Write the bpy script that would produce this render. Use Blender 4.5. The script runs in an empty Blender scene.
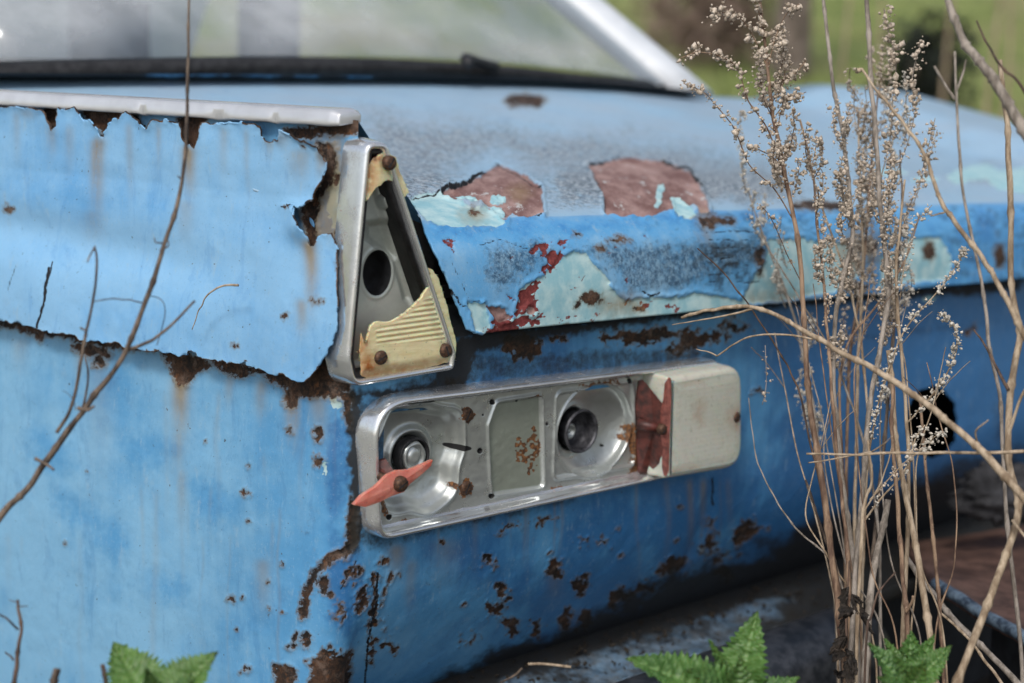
import bpy, math, random
import numpy as np
from math import radians, pi, sin, cos
from mathutils import Vector

# ------------------------------------------------------------------ camera, sky, sun, exposure
random.seed(7)
rng = np.random.default_rng(7)
scn = bpy.context.scene
COL = scn.collection
F = 1422.2
PITCH = radians(12.4)
CAM = np.array([0.0, 0.0, 0.92])
RT = np.array([1.0, 0, 0]); UPV = np.array([0, sin(PITCH), cos(PITCH)]); FW = np.array([0, cos(PITCH), -sin(PITCH)])

cam = bpy.data.cameras.new('camera'); camo = bpy.data.objects.new('camera', cam); COL.objects.link(camo)
cam.lens = 50; cam.sensor_width = 36; cam.clip_start = 0.02; cam.clip_end = 800
camo.location = CAM; camo.rotation_euler = (pi/2 - PITCH, 0, 0)
cam.dof.use_dof = True; cam.dof.focus_distance = 1.14; cam.dof.aperture_fstop = 3.6
scn.camera = camo

SUN_EL, SUN_AZ = radians(50), radians(-162)      # azimuth measured from +Y towards +X: over the camera's left shoulder
w = bpy.data.worlds.new('World'); scn.world = w; w.use_nodes = True
nt = w.node_tree
sky = nt.nodes.new('ShaderNodeTexSky'); sky.sky_type = 'NISHITA'; sky.sun_disc = False
sky.sun_elevation = SUN_EL; sky.sun_rotation = SUN_AZ; sky.dust_density = 3.0; sky.air_density = 1.0; sky.ozone_density = 1.0
hs = nt.nodes.new('ShaderNodeHueSaturation'); hs.inputs['Saturation'].default_value = 0.62
nt.links.new(sky.outputs[0], hs.inputs['Color'])
nt.links.new(hs.outputs[0], nt.nodes['Background'].inputs['Color'])
nt.nodes['Background'].inputs['Strength'].default_value = 0.14
sl = bpy.data.lights.new('sun', 'SUN'); slo = bpy.data.objects.new('sun', sl); COL.objects.link(slo)
sl.energy = 1.5; sl.angle = radians(11); sl.color = (1, .97, .93)
sd = Vector((sin(SUN_AZ)*cos(SUN_EL), cos(SUN_AZ)*cos(SUN_EL), sin(SUN_EL)))
slo.rotation_euler = sd.to_track_quat('Z', 'Y').to_euler()
scn.view_settings.view_transform = 'Standard'; scn.view_settings.look = 'None'
scn.view_settings.exposure = 0.13; scn.view_settings.gamma = 1.0
scn.cycles.max_bounces = 6; scn.cycles.transparent_max_bounces = 8
scn.cycles.use_denoising = True

# ------------------------------------------------------------------ maths
def nrm(v): v = np.asarray(v, float); return v/np.linalg.norm(v, axis=-1, keepdims=True)
def rayd(px, py):
    px = np.asarray(px, float); py = np.asarray(py, float)
    return ((px-512)/F)[..., None]*RT + ((341.5-py)/F)[..., None]*UPV + FW
def at(px, py, d): return CAM + rayd(px, py)*np.asarray(d, float)[..., None]
def proj(P):
    q = P-CAM; d = np.maximum(q@FW, .05)
    return 512+F*(q@RT)/d, 341.5-F*(q@UPV)/d, d
dS = nrm(rayd(-1640, 2)); dR = nrm(rayd(2100, 170)); W = nrm(np.cross(dR, dS))
N_S = nrm(np.cross(W, dS)); N_S *= -np.sign(N_S@FW)
N_R = nrm(np.cross(W, dR)); N_R *= -np.sign(N_R@FW)
K = at(350, 400, 1.08)
def Q(u, l, h):
    u, l, h = np.broadcast_arrays(np.asarray(u, float), np.asarray(l, float), np.asarray(h, float))
    return K + u[..., None]*dR + l[..., None]*dS + h[..., None]*W
def solve_h(py, u, l):
    lo, hi = -1.0, 1.0
    for _ in range(40):
        m = (lo+hi)/2
        if proj(Q(u, l, m))[1] > py: lo = m
        else: hi = m
    return (lo+hi)/2
class Frame:
    def __init__(s, O, U, V):
        s.O = O; s.U = nrm(U); s.N = nrm(np.cross(s.U, V)); s.N *= -np.sign(s.N@FW); s.V = nrm(V - (V@s.U)*s.U)
    def w(s, u, v, w):
        u, v, w = np.broadcast_arrays(np.asarray(u, float), np.asarray(v, float), np.asarray(w, float))
        return s.O + u[..., None]*s.U + v[..., None]*s.V + w[..., None]*s.N
    def uv(s, px, py, w=0.0):
        r = rayd(px, py); O = s.O + w*s.N
        t = ((O-CAM)@s.N)/(r@s.N); P = CAM + r*t[..., None] - O
        return P@s.U, P@s.V
FR = Frame(K, dR, W); FS = Frame(K, dS, W)

def _h(i, j, seed):
    n = (i.astype(np.int64)*374761393 + j.astype(np.int64)*668265263 + seed*1442695041) & 0x7fffffff
    n = ((n ^ (n >> 13))*1274126177) & 0x7fffffff
    return ((n ^ (n >> 16)) & 0xffff)/65535.0
def vn(x, y, seed=0):
    xi = np.floor(x); yi = np.floor(y); fx = x-xi; fy = y-yi
    fx = fx*fx*(3-2*fx); fy = fy*fy*(3-2*fy)
    a = _h(xi, yi, seed); b = _h(xi+1, yi, seed); c = _h(xi, yi+1, seed); d = _h(xi+1, yi+1, seed)
    return (a*(1-fx)+b*fx)*(1-fy)+(c*(1-fx)+d*fx)*fy
def fbm(x, y, seed=0, o=4):
    r = 0; A = .5; T = 0
    for k in range(o): r = r+A*vn(x*2**k+k*17.3, y*2**k-k*9.1, seed+k); T += A; A *= .55
    return r/T
def sstep(a, b, x): t = np.clip((x-a)/(b-a), 0, 1); return t*t*(3-2*t)

def sdf_poly(x, y, poly, margin=1e9):
    """signed distance, positive inside; far points get -margin"""
    poly = np.asarray(poly, float); out = np.full(x.shape, -float(margin))
    x0, y0 = poly.min(0)-margin; x1, y1 = poly.max(0)+margin
    m = (x > x0) & (x < x1) & (y > y0) & (y < y1)
    if not m.any(): return out
    X = x[m]; Y = y[m]; d2 = np.full(X.shape, 1e18); ins = np.zeros(X.shape, bool)
    for (ax, ay), (bx, by) in zip(poly, np.roll(poly, -1, 0)):
        ex, ey = bx-ax, by-ay; L = ex*ex+ey*ey+1e-12
        t = np.clip(((X-ax)*ex+(Y-ay)*ey)/L, 0, 1)
        d2 = np.minimum(d2, (X-ax-t*ex)**2+(Y-ay-t*ey)**2)
        if ay != by:
            c = ((ay > Y) != (by > Y)) & (X < (bx-ax)*(Y-ay)/(by-ay)+ax); ins ^= c
    out[m] = np.where(ins, 1, -1)*np.sqrt(d2); return out
def ell(cx, cy, rx, ry, ang=0, n=12):
    a = np.linspace(0, 2*pi, n, endpoint=False); c, s = cos(radians(ang)), sin(radians(ang))
    return [(cx+rx*cos(t)*c-ry*sin(t)*s, cy+rx*cos(t)*s+ry*sin(t)*c) for t in a]
def lines(pts, wd):
    """polyline as thin polygons"""
    out = []
    for (a, b) in zip(pts[:-1], pts[1:]):
        a = np.array(a, float); b = np.array(b, float); t = (b-a)/np.linalg.norm(b-a); n = np.array([-t[1], t[0]])*wd/2
        out.append([a-n-t*wd*.3, b-n+t*wd*.3, b+n+t*wd*.3, a+n-t*wd*.3])
    return out
def mask(px, py, polys, amp=6, sc=14, seed=3, soft=12.0):
    """0.5 on the ragged outline of the polygons, 1 inside, 0 outside"""
    if not polys: return np.zeros(px.shape)
    wx = px+amp*2*(fbm(px/sc, py/sc, seed)-.5)+amp*.8*(vn(px/3.1, py/3.1, seed+5)-.5)
    wy = py+amp*2*(fbm(px/sc, py/sc, seed+11)-.5)+amp*.8*(vn(px/3.1, py/3.1, seed+9)-.5)
    m = np.full(px.shape, -soft)
    for p in polys: m = np.maximum(m, sdf_poly(wx, wy, p, soft))
    return np.clip(.5+m/(2*soft), 0, 1)

# ------------------------------------------------------------------ object helpers
WLOC = {}
def link(o, parent, wl):
    COL.objects.link(o); WLOC[o.name] = np.array(wl, float)
    if parent is not None:
        o.parent = parent; o.location = np.array(wl)-WLOC[parent.name]
    else: o.location = wl
def tag(o, label=None, cat=None, group=None, kind=None):
    for k, v in (('label', label), ('category', cat), ('group', group), ('kind', kind)):
        if v: o[k] = v
    return o
def empty(name, loc, **kw):
    o = bpy.data.objects.new(name, None); o.empty_display_size = .05; link(o, None, loc); return tag(o, **kw)
def obj(name, V, Fc, m, parent=None, smooth=True, attrs=None, mats=None, loc=None, **kw):
    V = np.asarray(V, float)
    wl = V.mean(0) if loc is None else np.asarray(loc, float)
    me = bpy.data.meshes.new(name)
    if isinstance(Fc, np.ndarray):
        n, k = Fc.shape
        me.vertices.add(len(V)); me.vertices.foreach_set('co', (V-wl).ravel())
        me.loops.add(n*k); me.loops.foreach_set('vertex_index', Fc.ravel().astype(np.int32))
        me.polygons.add(n); me.polygons.foreach_set('loop_start', np.arange(0, n*k, k, dtype=np.int32))
        me.polygons.foreach_set('loop_total', np.full(n, k, np.int32)); me.update(calc_edges=True)
    else: me.from_pydata((V-wl).tolist(), [], [tuple(int(i) for i in f) for f in Fc])
    me.polygons.foreach_set('use_smooth', [bool(smooth)]*len(me.polygons))
    for k, a in (attrs or {}).items():
        at_ = me.attributes.new(k, 'FLOAT', 'POINT'); at_.data.foreach_set('value', np.asarray(a, np.float32).ravel())
    me.materials.append(m)
    me.validate(); me.update()
    o = bpy.data.objects.new(name, me); link(o, parent, wl)
    return tag(o, **kw)
def gridfaces(ni, nj, keep=None):
    i, j = np.meshgrid(np.arange(ni-1), np.arange(nj-1), indexing='ij')
    f = np.stack([i*nj+j, (i+1)*nj+j, (i+1)*nj+j+1, i*nj+j+1], -1).reshape(-1, 4)
    if keep is not None: f = f[keep.ravel()]
    return f
def compact(V, f, attrs):
    used = np.zeros(len(V), bool); used[f.ravel()] = True
    idx = np.cumsum(used)-1
    return V[used], idx[f], {k: a.ravel()[used] for k, a in attrs.items()}
def trim(A, B, S):
    """snap grid vertices just outside S<0 on to the outline; returns moved A,B and a per-cell keep"""
    da = A[1, 0]-A[0, 0]; db = B[0, 1]-B[0, 0]
    ga = np.gradient(S, axis=0)/da; gb = np.gradient(S, axis=1)/db; g2 = ga*ga+gb*gb+1e-9
    pos = S > 0
    near = (~pos); t = -S/g2
    ma = np.clip(t*ga, -1.3*abs(da), 1.3*abs(da)); mb = np.clip(t*gb, -1.3*abs(db), 1.3*abs(db))
    A2 = np.where(near, A+ma, A); B2 = np.where(near, B+mb, B)
    keep = pos[:-1, :-1] | pos[1:, :-1] | pos[:-1, 1:] | pos[1:, 1:]
    return A2, B2, keep
def rpoly(c, r, n=6):
    """polygon with rounded corners: c corners (2D), r radius or list"""
    c = np.asarray(c, float); N = len(c); r = [r]*N if np.isscalar(r) else r; out = []
    for i in range(N):
        p, a, b = c[i], c[i-1], c[(i+1) % N]
        ta = nrm(a-p); tb = nrm(b-p); ang = math.acos(np.clip(ta@tb, -1, 1)); L = r[i]/math.tan(ang/2)
        L = min(L, .49*np.linalg.norm(a-p), .49*np.linalg.norm(b-p)); p0 = p+ta*L; p1 = p+tb*L
        for t in np.linspace(0, 1, n): out.append((1-t)**2*p0+2*t*(1-t)*p*(.55+.45)+t*t*p1)
    return np.array(out)
def inset(P, d):
    t = nrm(np.roll(P, -1, 0)-np.roll(P, 1, 0)); n = np.stack([-t[:, 1], t[:, 0]], 1)
    A = .5*np.sum(P[:, 0]*np.roll(P[:, 1], -1)-P[:, 1]*np.roll(P[:, 0], -1))
    return P + n*d*np.sign(A)
def loft(rings, cap0=False, cap1=True):
    n = len(rings[0]); V = np.concatenate(rings); Fc = []
    for k in range(len(rings)-1):
        for i in range(n):
            j = (i+1) % n; Fc.append((k*n+i, k*n+j, (k+1)*n+j, (k+1)*n+i))
    if cap0: Fc.append(tuple(range(n))[::-1])
    if cap1: Fc.append(tuple(range((len(rings)-1)*n, len(rings)*n)))
    return V, Fc
def catmull(P, k=8):
    P = np.asarray(P, float); Pp = np.vstack([2*P[0]-P[1], P, 2*P[-1]-P[-2]]); out = []
    for i in range(1, len(Pp)-2):
        p0, p1, p2, p3 = Pp[i-1:i+3]
        for t in np.linspace(0, 1, k, endpoint=False):
            out.append(.5*((2*p1)+(-p0+p2)*t+(2*p0-5*p1+4*p2-p3)*t*t+(-p0+3*p1-3*p2+p3)*t**3))
    out.append(P[-1]); return np.array(out)
def tube(P, R, n=7, cap=True):
    P = np.asarray(P, float); R = np.broadcast_to(np.asarray(R, float), (len(P),))
    T = nrm(np.gradient(P, axis=0)); ref = np.array([0.3, -.9, .2]); rings = []
    A = nrm(np.cross(T[0], ref))
    for p, t, r in zip(P, T, R):
        A = nrm(A-(A@t)*t); B = np.cross(t, A); a = np.linspace(0, 2*pi, n, endpoint=False)
        rings.append(p+r*(np.cos(a)[:, None]*A+np.sin(a)[:, None]*B))
    return loft(rings, cap, cap)
class MB:
    def __init__(s): s.V = []; s.F = []; s.n = 0
    def add(s, vf):
        V, Fc = vf; s.V.append(np.asarray(V, float)); s.F += [tuple(int(i)+s.n for i in f) for f in Fc]; s.n += len(V); return s
    def build(s, name, m, parent=None, **kw): return obj(name, np.concatenate(s.V), s.F, m, parent, **kw)
def box(fr, u0, u1, v0, v1, w0, w1):
    V = [fr.w(u, v, w) for w in (w0, w1) for v in (v0, v1) for u in (u0, u1)]
    return np.array(V), [(0, 2, 3, 1), (4, 5, 7, 6), (0, 1, 5, 4), (2, 6, 7, 3), (0, 4, 6, 2), (1, 3, 7, 5)]

# ------------------------------------------------------------------ materials
class G:
    def __init__(s, name):
        s.m = bpy.data.materials.new(name); s.m.use_nodes = True; s.t = s.m.node_tree; s.b = s.t.nodes['Principled BSDF']
        s.co = s.t.nodes.new('ShaderNodeTexCoord').outputs['Object']
    def set(s, sock, v):
        if isinstance(v, bpy.types.NodeSocket): s.t.links.new(v, sock)
        elif isinstance(v, (tuple, list)) and len(v) == 3 and sock.type == 'RGBA': sock.default_value = (*v, 1)
        else: sock.default_value = v
    def m_(s, op, a, b=None, c=None, clamp=False):
        n = s.t.nodes.new('ShaderNodeMath'); n.operation = op; n.use_clamp = clamp
        for i, v in enumerate((a, b, c)):
            if v is not None: s.set(n.inputs[i], v)
        return n.outputs[0]
    def mix(s, f, a, b, mode='MIX'):
        n = s.t.nodes.new('ShaderNodeMix'); n.data_type = 'RGBA'; n.blend_type = mode
        s.set(n.inputs[0], f); s.set(n.inputs[6], a); s.set(n.inputs[7], b); return n.outputs[2]
    def scale(s, v):
        n = s.t.nodes.new('ShaderNodeMapping'); n.inputs['Scale'].default_value = v; s.t.links.new(s.co, n.inputs[0]); return n.outputs[0]
    def noise(s, sc, det=3, rough=.55, vec=None, dist=0):
        n = s.t.nodes.new('ShaderNodeTexNoise'); n.inputs['Scale'].default_value = sc; n.inputs['Detail'].default_value = det
        n.inputs['Roughness'].default_value = rough; n.inputs['Distortion'].default_value = dist
        s.t.links.new(s.co if vec is None else vec, n.inputs['Vector']); return n.outputs['Fac']
    def ramp(s, v, a, b, lo=0.0, hi=1.0):
        n = s.t.nodes.new('ShaderNodeMapRange'); n.interpolation_type = 'SMOOTHSTEP'
        s.set(n.inputs[0], v); n.inputs[1].default_value = a; n.inputs[2].default_value = b; n.inputs[3].default_value = lo; n.inputs[4].default_value = hi
        return n.outputs[0]
    def attr(s, n_):
        n = s.t.nodes.new('ShaderNodeAttribute'); n.attribute_name = n_; return n.outputs['Fac']
    def bump(s, h, strength=.5, dist=.001, prev=None):
        n = s.t.nodes.new('ShaderNodeBump'); n.inputs['Strength'].default_value = strength; n.inputs['Distance'].default_value = dist
        s.set(n.inputs['Height'], h)
        if prev is not None: s.t.links.new(prev, n.inputs['Normal'])
        s.t.links.new(n.outputs[0], s.b.inputs['Normal']); return n.outputs[0]
    def out(s, col=None, rough=None, metal=None, **kw):
        if col is not None: s.set(s.b.inputs['Base Color'], col)
        if rough is not None: s.set(s.b.inputs['Roughness'], rough)
        if metal is not None: s.set(s.b.inputs['Metallic'], metal)
        for k, v in kw.items(): s.set(s.b.inputs[k.replace('_', ' ')], v)
        return s.m

def paint_mat(name, c_dark=(.045, .20, .52), c_mid=(.11, .33, .66), c_pale=(.24, .46, .72), wear=.5, gloss=.42):
    g = G(name)
    big = g.noise(7, 4, .6, g.scale((1, 1, .6))); mid = g.noise(34, 5, .65); fine = g.noise(420, 4, .7); vf = g.noise(1500, 2, .6)
    streak = g.noise(60, 4, .7, g.scale((1, 1, .12)))
    f = g.m_('ADD', g.m_('MULTIPLY', big, .55), g.m_('MULTIPLY', mid, .3)); f = g.m_('ADD', f, g.m_('MULTIPLY', streak, .3))
    fade_shade = g.attr('fade_shade')
    f = g.m_('ADD', f, g.m_('MULTIPLY', fade_shade, .5))
    c = g.mix(g.ramp(f, .40, .62), c_dark, c_mid); c = g.mix(g.ramp(f, .58, .95, 0, .9), c, c_pale)
    c = g.mix(g.ramp(fine, .55, .75, 0, .30*wear), c, (.42, .52, .60)); c = g.mix(g.ramp(g.noise(800, 3, .7), .58, .72, 0, .35*wear), c, (.05, .13, .24)); c = g.mix(g.ramp(g.noise(90, 6, .8, g.scale((1, 1, .35))), .56, .70, 0, .5*wear), c, (.30, .44, .55))
    c = g.mix(g.ramp(g.noise(150, 5, .75), .60, .72, 0, .5*wear), c, (.09, .20, .34))
    specks = g.ramp(g.noise(260, 2, .5), .735, .76); c = g.mix(g.m_('MULTIPLY', specks, .8), c, (.05, .05, .05))
    scr = g.ramp(g.noise(26, 6, .75, g.scale((1.4, 1.4, .5)), 1.2), .55, .63); c = g.mix(g.m_('MULTIPLY', scr, .20), c, c_dark)
    # grey chalky lichen film, broken up
    li = g.attr('lichen'); lm = g.ramp(g.m_('ADD', g.m_('MULTIPLY', li, .5), g.m_('MULTIPLY', g.noise(130, 8, .85), .75)), .56, .78)
    c = g.mix(g.m_('MULTIPLY', g.attr('chalk'), g.ramp(g.noise(6, 5, .7, g.scale((1, 4, 1))), .3, .7, .35, .9)), c, (.36, .41, .47))
    c = g.mix(g.m_('MULTIPLY', lm, .85), c, g.mix(g.ramp(g.noise(210, 5, .8), .42, .62), g.mix(g.ramp(g.attr('chalk'), .02, .2), (.018, .05, .10), (.055, .07, .085)), g.mix(g.ramp(g.attr('chalk'), .02, .2), (.22, .36, .48), (.46, .50, .53))))
    def lay(an, thr_noise, c, col, k=.30, e=.03, op=1.0):
        a = g.attr(an); v = g.m_('ADD', a, g.m_('MULTIPLY', g.m_('SUBTRACT', thr_noise, .5), k))
        mk = g.ramp(v, .5-e, .5+e); return g.mix(g.m_('MULTIPLY', mk, op), c, col), mk
    n1 = g.noise(230, 5, .7); n2 = g.noise(330, 5, .75)
    pale_c = g.mix(g.ramp(g.noise(60, 4, .6), .35, .7), (.27, .50, .56), (.50, .67, .67))
    c, mp = lay('pale', n1, c, pale_c, .25)
    red_c = g.mix(g.ramp(n2, .4, .65), (.13, .022, .022), (.24, .05, .045)); c, mr = lay('red', n2, c, red_c, .35)
    pr_c = g.mix(g.ramp(g.noise(38, 6, .7, g.scale((1, .35, 1))), .35, .68), (.17, .085, .075), (.42, .28, .25)); pr_c = g.mix(g.ramp(g.noise(70, 5, .8, g.scale((1, .4, 1))), .60, .64, 0, .8), pr_c, (.55, .56, .55)); pr_c = g.mix(g.ramp(g.noise(190, 4, .7), .62, .75, 0, .6), pr_c, (.10, .05, .04))
    c, mq = lay('primer', n1, c, pr_c, .15)
    st = g.attr('stain'); stm = g.m_('MULTIPLY', st, g.ramp(g.m_('ADD', streak, g.m_('MULTIPLY', n1, .4)), .30, .72))
    c = g.mix(g.m_('MULTIPLY', stm, 1.0, clamp=True), c, g.mix(n1, (.19, .11, .04), (.33, .25, .11)))
    ru = g.attr('rust'); v = g.m_('ADD', ru, g.m_('MULTIPLY', g.m_('SUBTRACT', g.m_('ADD', g.m_('MULTIPLY', n2, .5), g.m_('MULTIPLY', g.noise(110, 5, .8), .5)), .5), 1.1))
    halo = g.ramp(v, .26, .5, 0, .6); mru = g.ramp(v, .47, .53)
    c = g.mix(halo, c, (.17, .12, .055))
    rc = g.mix(g.ramp(g.m_('ADD', g.m_('MULTIPLY', g.noise(300, 5, .75), .5), g.m_('MULTIPLY', mid, .5)), .42, .62), (.010, .008, .007), (.075, .036, .018)); rc = g.mix(g.ramp(g.noise(48, 6, .8), .50, .66, 0, .75), rc, (.17, .115, .085)); rc = g.mix(g.ramp(g.noise(130, 6, .8), .56, .66, 0, .7), rc, (.19, .075, .025))
    c = g.mix(mru, c, rc)
    gr = g.attr('grime_shade'); gm = g.ramp(g.m_('ADD', gr, g.m_('MULTIPLY', g.m_('SUBTRACT', g.noise(120, 6, .75), .5), .7)), .25, .75)
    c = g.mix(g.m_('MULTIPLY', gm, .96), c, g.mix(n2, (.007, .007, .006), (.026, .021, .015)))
    cr = g.attr('crack_shade'); mc = g.ramp(g.m_('ADD', cr, g.m_('MULTIPLY', g.m_('SUBTRACT', n2, .5), .2)), .46, .54)
    c = g.mix(mc, c, (.008, .009, .012))
    bare = g.m_('MAXIMUM', g.m_('MAXIMUM', mp, mr), g.m_('MAXIMUM', mq, mru)); bare = g.m_('MAXIMUM', bare, mc)
    r = g.m_('ADD', g.m_('MULTIPLY', g.m_('MAXIMUM', g.m_('MAXIMUM', bare, gm), lm), .35), g.m_('ADD', g.m_('MULTIPLY', mid, .2), gloss-.1), clamp=True)
    b = g.bump(g.m_('MULTIPLY', bare, -1), .55, .0009)
    b = g.bump(g.m_('ADD', g.m_('MULTIPLY', g.noise(500, 6, .8), g.m_('ADD', g.m_('MULTIPLY', g.m_('MAXIMUM', mru, lm), 1.2), .12)), 0), .5, .0012, b)
    g.bump(g.noise(22, 4, .6), .22, .004, b)
    return g.out(c, r, 0.0, Specular_IOR_Level=.4)

def metal_mat(name, col=(.62, .63, .62), rough=.25, rust=.5, dirt=.4, bump=.3, metal=1.0):
    g = G(name); n = g.noise(60, 5, .7); n2 = g.noise(350, 4, .7); big = g.noise(18, 4, .6)
    ra = g.attr('rust')
    v = g.m_('ADD', ra, g.m_('MULTIPLY', g.m_('SUBTRACT', n2, .5), .6)); mru = g.m_('MAXIMUM', g.ramp(v, .44, .54), g.ramp(g.m_('ADD', g.m_('MULTIPLY', n2, .6), g.m_('MULTIPLY', n, .4)), .68-.05*rust, .72-.05*rust))
    mdi = g.m_('MULTIPLY', g.ramp(g.m_('ADD', n, g.m_('MULTIPLY', g.attr('grime_shade'), .5)), .48, .85), dirt)
    c = g.mix(g.ramp(big, .3, .7), tuple(x*.8 for x in col), col)
    gr = g.ramp(g.attr('green'), .1, .9); c = g.mix(g.m_('MULTIPLY', gr, .8), c, g.mix(n, (.20, .24, .17), (.36, .40, .31)))
    c = g.mix(mdi, c, (.10, .09, .07)); c = g.mix(mru, c, g.mix(g.ramp(n2, .4, .65), (.05, .022, .010), (.26, .11, .035)))
    ho = g.ramp(g.attr('hole'), .45, .55); c = g.mix(ho, c, (.004, .004, .004))
    nm = g.m_('MAXIMUM', g.m_('MAXIMUM', mru, g.m_('MULTIPLY', mdi, .8)), g.m_('MAXIMUM', ho, g.m_('MULTIPLY', gr, .55)))
    r = g.m_('ADD', g.m_('MULTIPLY', nm, .5), g.m_('ADD', rough-.06, g.m_('MULTIPLY', g.m_('ADD', n2, n), .10)), clamp=True)
    b = g.bump(g.m_('ADD', mru, g.m_('MULTIPLY', n2, .25)), max(bump, .03), .0006); g.bump(g.noise(30, 3, .5), .22, .0012, b)
    return g.out(c, r, g.m_('MULTIPLY', g.m_('SUBTRACT', 1.0, nm, clamp=True), metal))
def simple_mat(name, a, b, sc=80, rough=.7, det=5, bump=.4, bd=.001, vec=None, metal=0, lo=.35, hi=.65, **kw):
    g = G(name); v = g.scale(vec) if vec else None; n = g.noise(sc, det, .65, v)
    c = g.mix(g.ramp(n, lo, hi), a, b); c = g.mix(g.ramp(g.noise(sc*4.3, 3, .6), .6, .75, 0, .5), c, tuple(x*.45 for x in a))
    g.bump(n, bump, bd); return g.out(c, rough, metal, **kw)

M = {}
M['body'] = paint_mat('blue_paint_body', (.034, .155, .36), (.085, .29, .53), (.21, .43, .62), wear=.9)
M['skin'] = paint_mat('blue_paint_fender', (.045, .215, .52), (.115, .345, .64), (.24, .465, .69), wear=.95, gloss=.45)
M['lid'] = paint_mat('blue_paint_lid', (.035, .21, .50), (.10, .34, .62), (.30, .50, .66), wear=1.3, gloss=.42)
M['chrome'] = metal_mat('worn_chrome', (.90, .92, .93), .13, 1.3, .6, .0, metal=.84)
M['trim'] = metal_mat('aluminium_trim', (.74, .75, .77), .15, .3, .25, .0, metal=.5)
M['alu'] = metal_mat('reflector_metal', (.78, .83, .81), .17, .35, .32, .08, metal=.9)
M['rubber'] = simple_mat('black_rubber', (.008, .008, .009), (.03, .03, .032), 90, .6)
M['dark'] = simple_mat('dark_void_metal', (.006, .006, .007), (.02, .022, .026), 60, .8)
M['screw'] = simple_mat('rusty_screw', (.035, .02, .014), (.13, .065, .035), 500, .6, bd=.0005, metal=.3)
def lens_mat(name, a, b, trans=.25, rough=.38, sc=40, stretch=(1, 1, 5)):
    g = G(name); n = g.noise(sc, 5, .7, g.scale(stretch)); n2 = g.noise(160, 5, .7)
    c = g.mix(g.ramp(n, .3, .7), a, b); c = g.mix(g.m_('MULTIPLY', g.ramp(n2, .5, .8), .35), c, (.20, .17, .10))
    c = g.mix(g.m_('MULTIPLY', g.attr('stain'), g.ramp(n2, .2, .5)), c, (.36, .12, .02))
    c = g.mix(g.ramp(g.noise(420, 2), .70, .73, 0, .7), c, (.04, .03, .02))
    g.bump(n2, .25, .0006)
    m = g.out(c, rough, 0, Subsurface_Weight=.6, Subsurface_Scale=.008, Transmission_Weight=trans); return m
M['cream'] = lens_mat('cream_plastic', (.52, .53, .45), (.63, .63, .55), .0, .26, 9, (1, 1, 1))
M['amber'] = lens_mat('yellowed_plastic', (.66, .55, .30), (.80, .71, .46), .0, .35)
M['redlens'] = lens_mat('red_plastic', (.55, .14, .10), (.68, .30, .23), .0, .35, 60, (1, 1, 1))
M['darkred'] = simple_mat('dirty_red_plastic', (.03, .010, .008), (.12, .03, .022), 120, .5)
def stalk(name, a, b): return simple_mat(name, a, b, 160, .75, 4, .6, .0006, (1, 1, .15))
M['twig'] = stalk('brown_twig', (.04, .027, .02), (.19, .14, .10))
M['dtwig'] = stalk('dark_twig', (.035, .022, .016), (.13, .08, .055))
M['straw'] = stalk('dry_straw', (.20, .14, .085), (.47, .37, .26))
M['grey'] = stalk('grey_stalk', (.14, .115, .09), (.36, .31, .26))
M['redstem'] = stalk('reddish_stalk', (.10, .055, .035), (.33, .22, .14))
M['seed'] = simple_mat('dry_seed', (.28, .22, .16), (.68, .58, .47), 300, .85)
M['pseed'] = simple_mat('pale_seed', (.40, .36, .30), (.70, .65, .56), 300, .85)

# ------------------------------------------------------------------ the setting: ground, hill
def terrain():
    x = np.concatenate([np.linspace(-260, -14, 40), np.linspace(-12, 16, 140), np.linspace(18, 300, 44)])
    y = np.concatenate([np.linspace(-120, -4, 20), np.linspace(-3, 14, 120), np.linspace(14.5, 420, 80)])
    X, Y = np.meshgrid(x, y, indexing='ij')
    Z = .06*(fbm(X*1.7, Y*1.7, 4)-.5)+.5*(fbm(X/6, Y/6, 8)-.5)*sstep(3, 12, np.hypot(X, Y))
    Z += 16*sstep(13, 75, Y)+ .10*np.clip(Y-6, 0, 8)*.3
    Z += 1.5*(fbm(X/15, Y/15, 5)-.5)*sstep(16, 60, Y)
    Z -= Z[np.argmin(abs(x)), np.argmin(abs(y-1))]*0
    return np.stack([X, Y, Z], -1).reshape(-1, 3), gridfaces(len(x), len(y))
g = G('ground_soil_and_grass')
n = g.noise(.35, 5, .6); n2 = g.noise(9, 6, .75); n3 = g.noise(2.2, 5, .6)
c = g.mix(g.ramp(n3, .42, .6), (.15, .20, .05), (.27, .31, .10)); c = g.mix(g.ramp(n, .45, .62, 0, .8), c, (.30, .26, .14))
c = g.mix(g.ramp(n2, .5, .72, 0, .7), c, (.20, .17, .10)); sx = g.t.nodes.new('ShaderNodeSeparateXYZ'); g.t.links.new(g.co, sx.inputs[0]); c = g.mix(g.ramp(g.m_('ADD', sx.outputs[1], n3), 5.5, 3.0, 0, .85), c, g.mix(n2, (.16, .155, .13), (.36, .35, .30)))  # pale nearer ground, added to brighten reflections in the chrome
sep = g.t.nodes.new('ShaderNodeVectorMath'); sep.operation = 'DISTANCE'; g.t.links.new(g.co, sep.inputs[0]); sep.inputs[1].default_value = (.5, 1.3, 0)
c = g.mix(g.ramp(g.m_('ADD', sep.outputs['Value'], g.m_('MULTIPLY', n3, 1.5)), 1.8, 3.4, 1, 0), c, g.mix(n2, (.012, .009, .006), (.05, .038, .025)))  # soil round the car darkened to stand for deep shade
g.bump(n2, .8, .05); M['ground'] = g.out(c, .95)
V, f = terrain(); obj('ground', V, f, M['ground'], loc=(0, 0, 0), kind='structure', label='soil painted dark as shade round the car, turning to rough green grass up a slope')
gz = lambda x, y: 0.0

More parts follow.
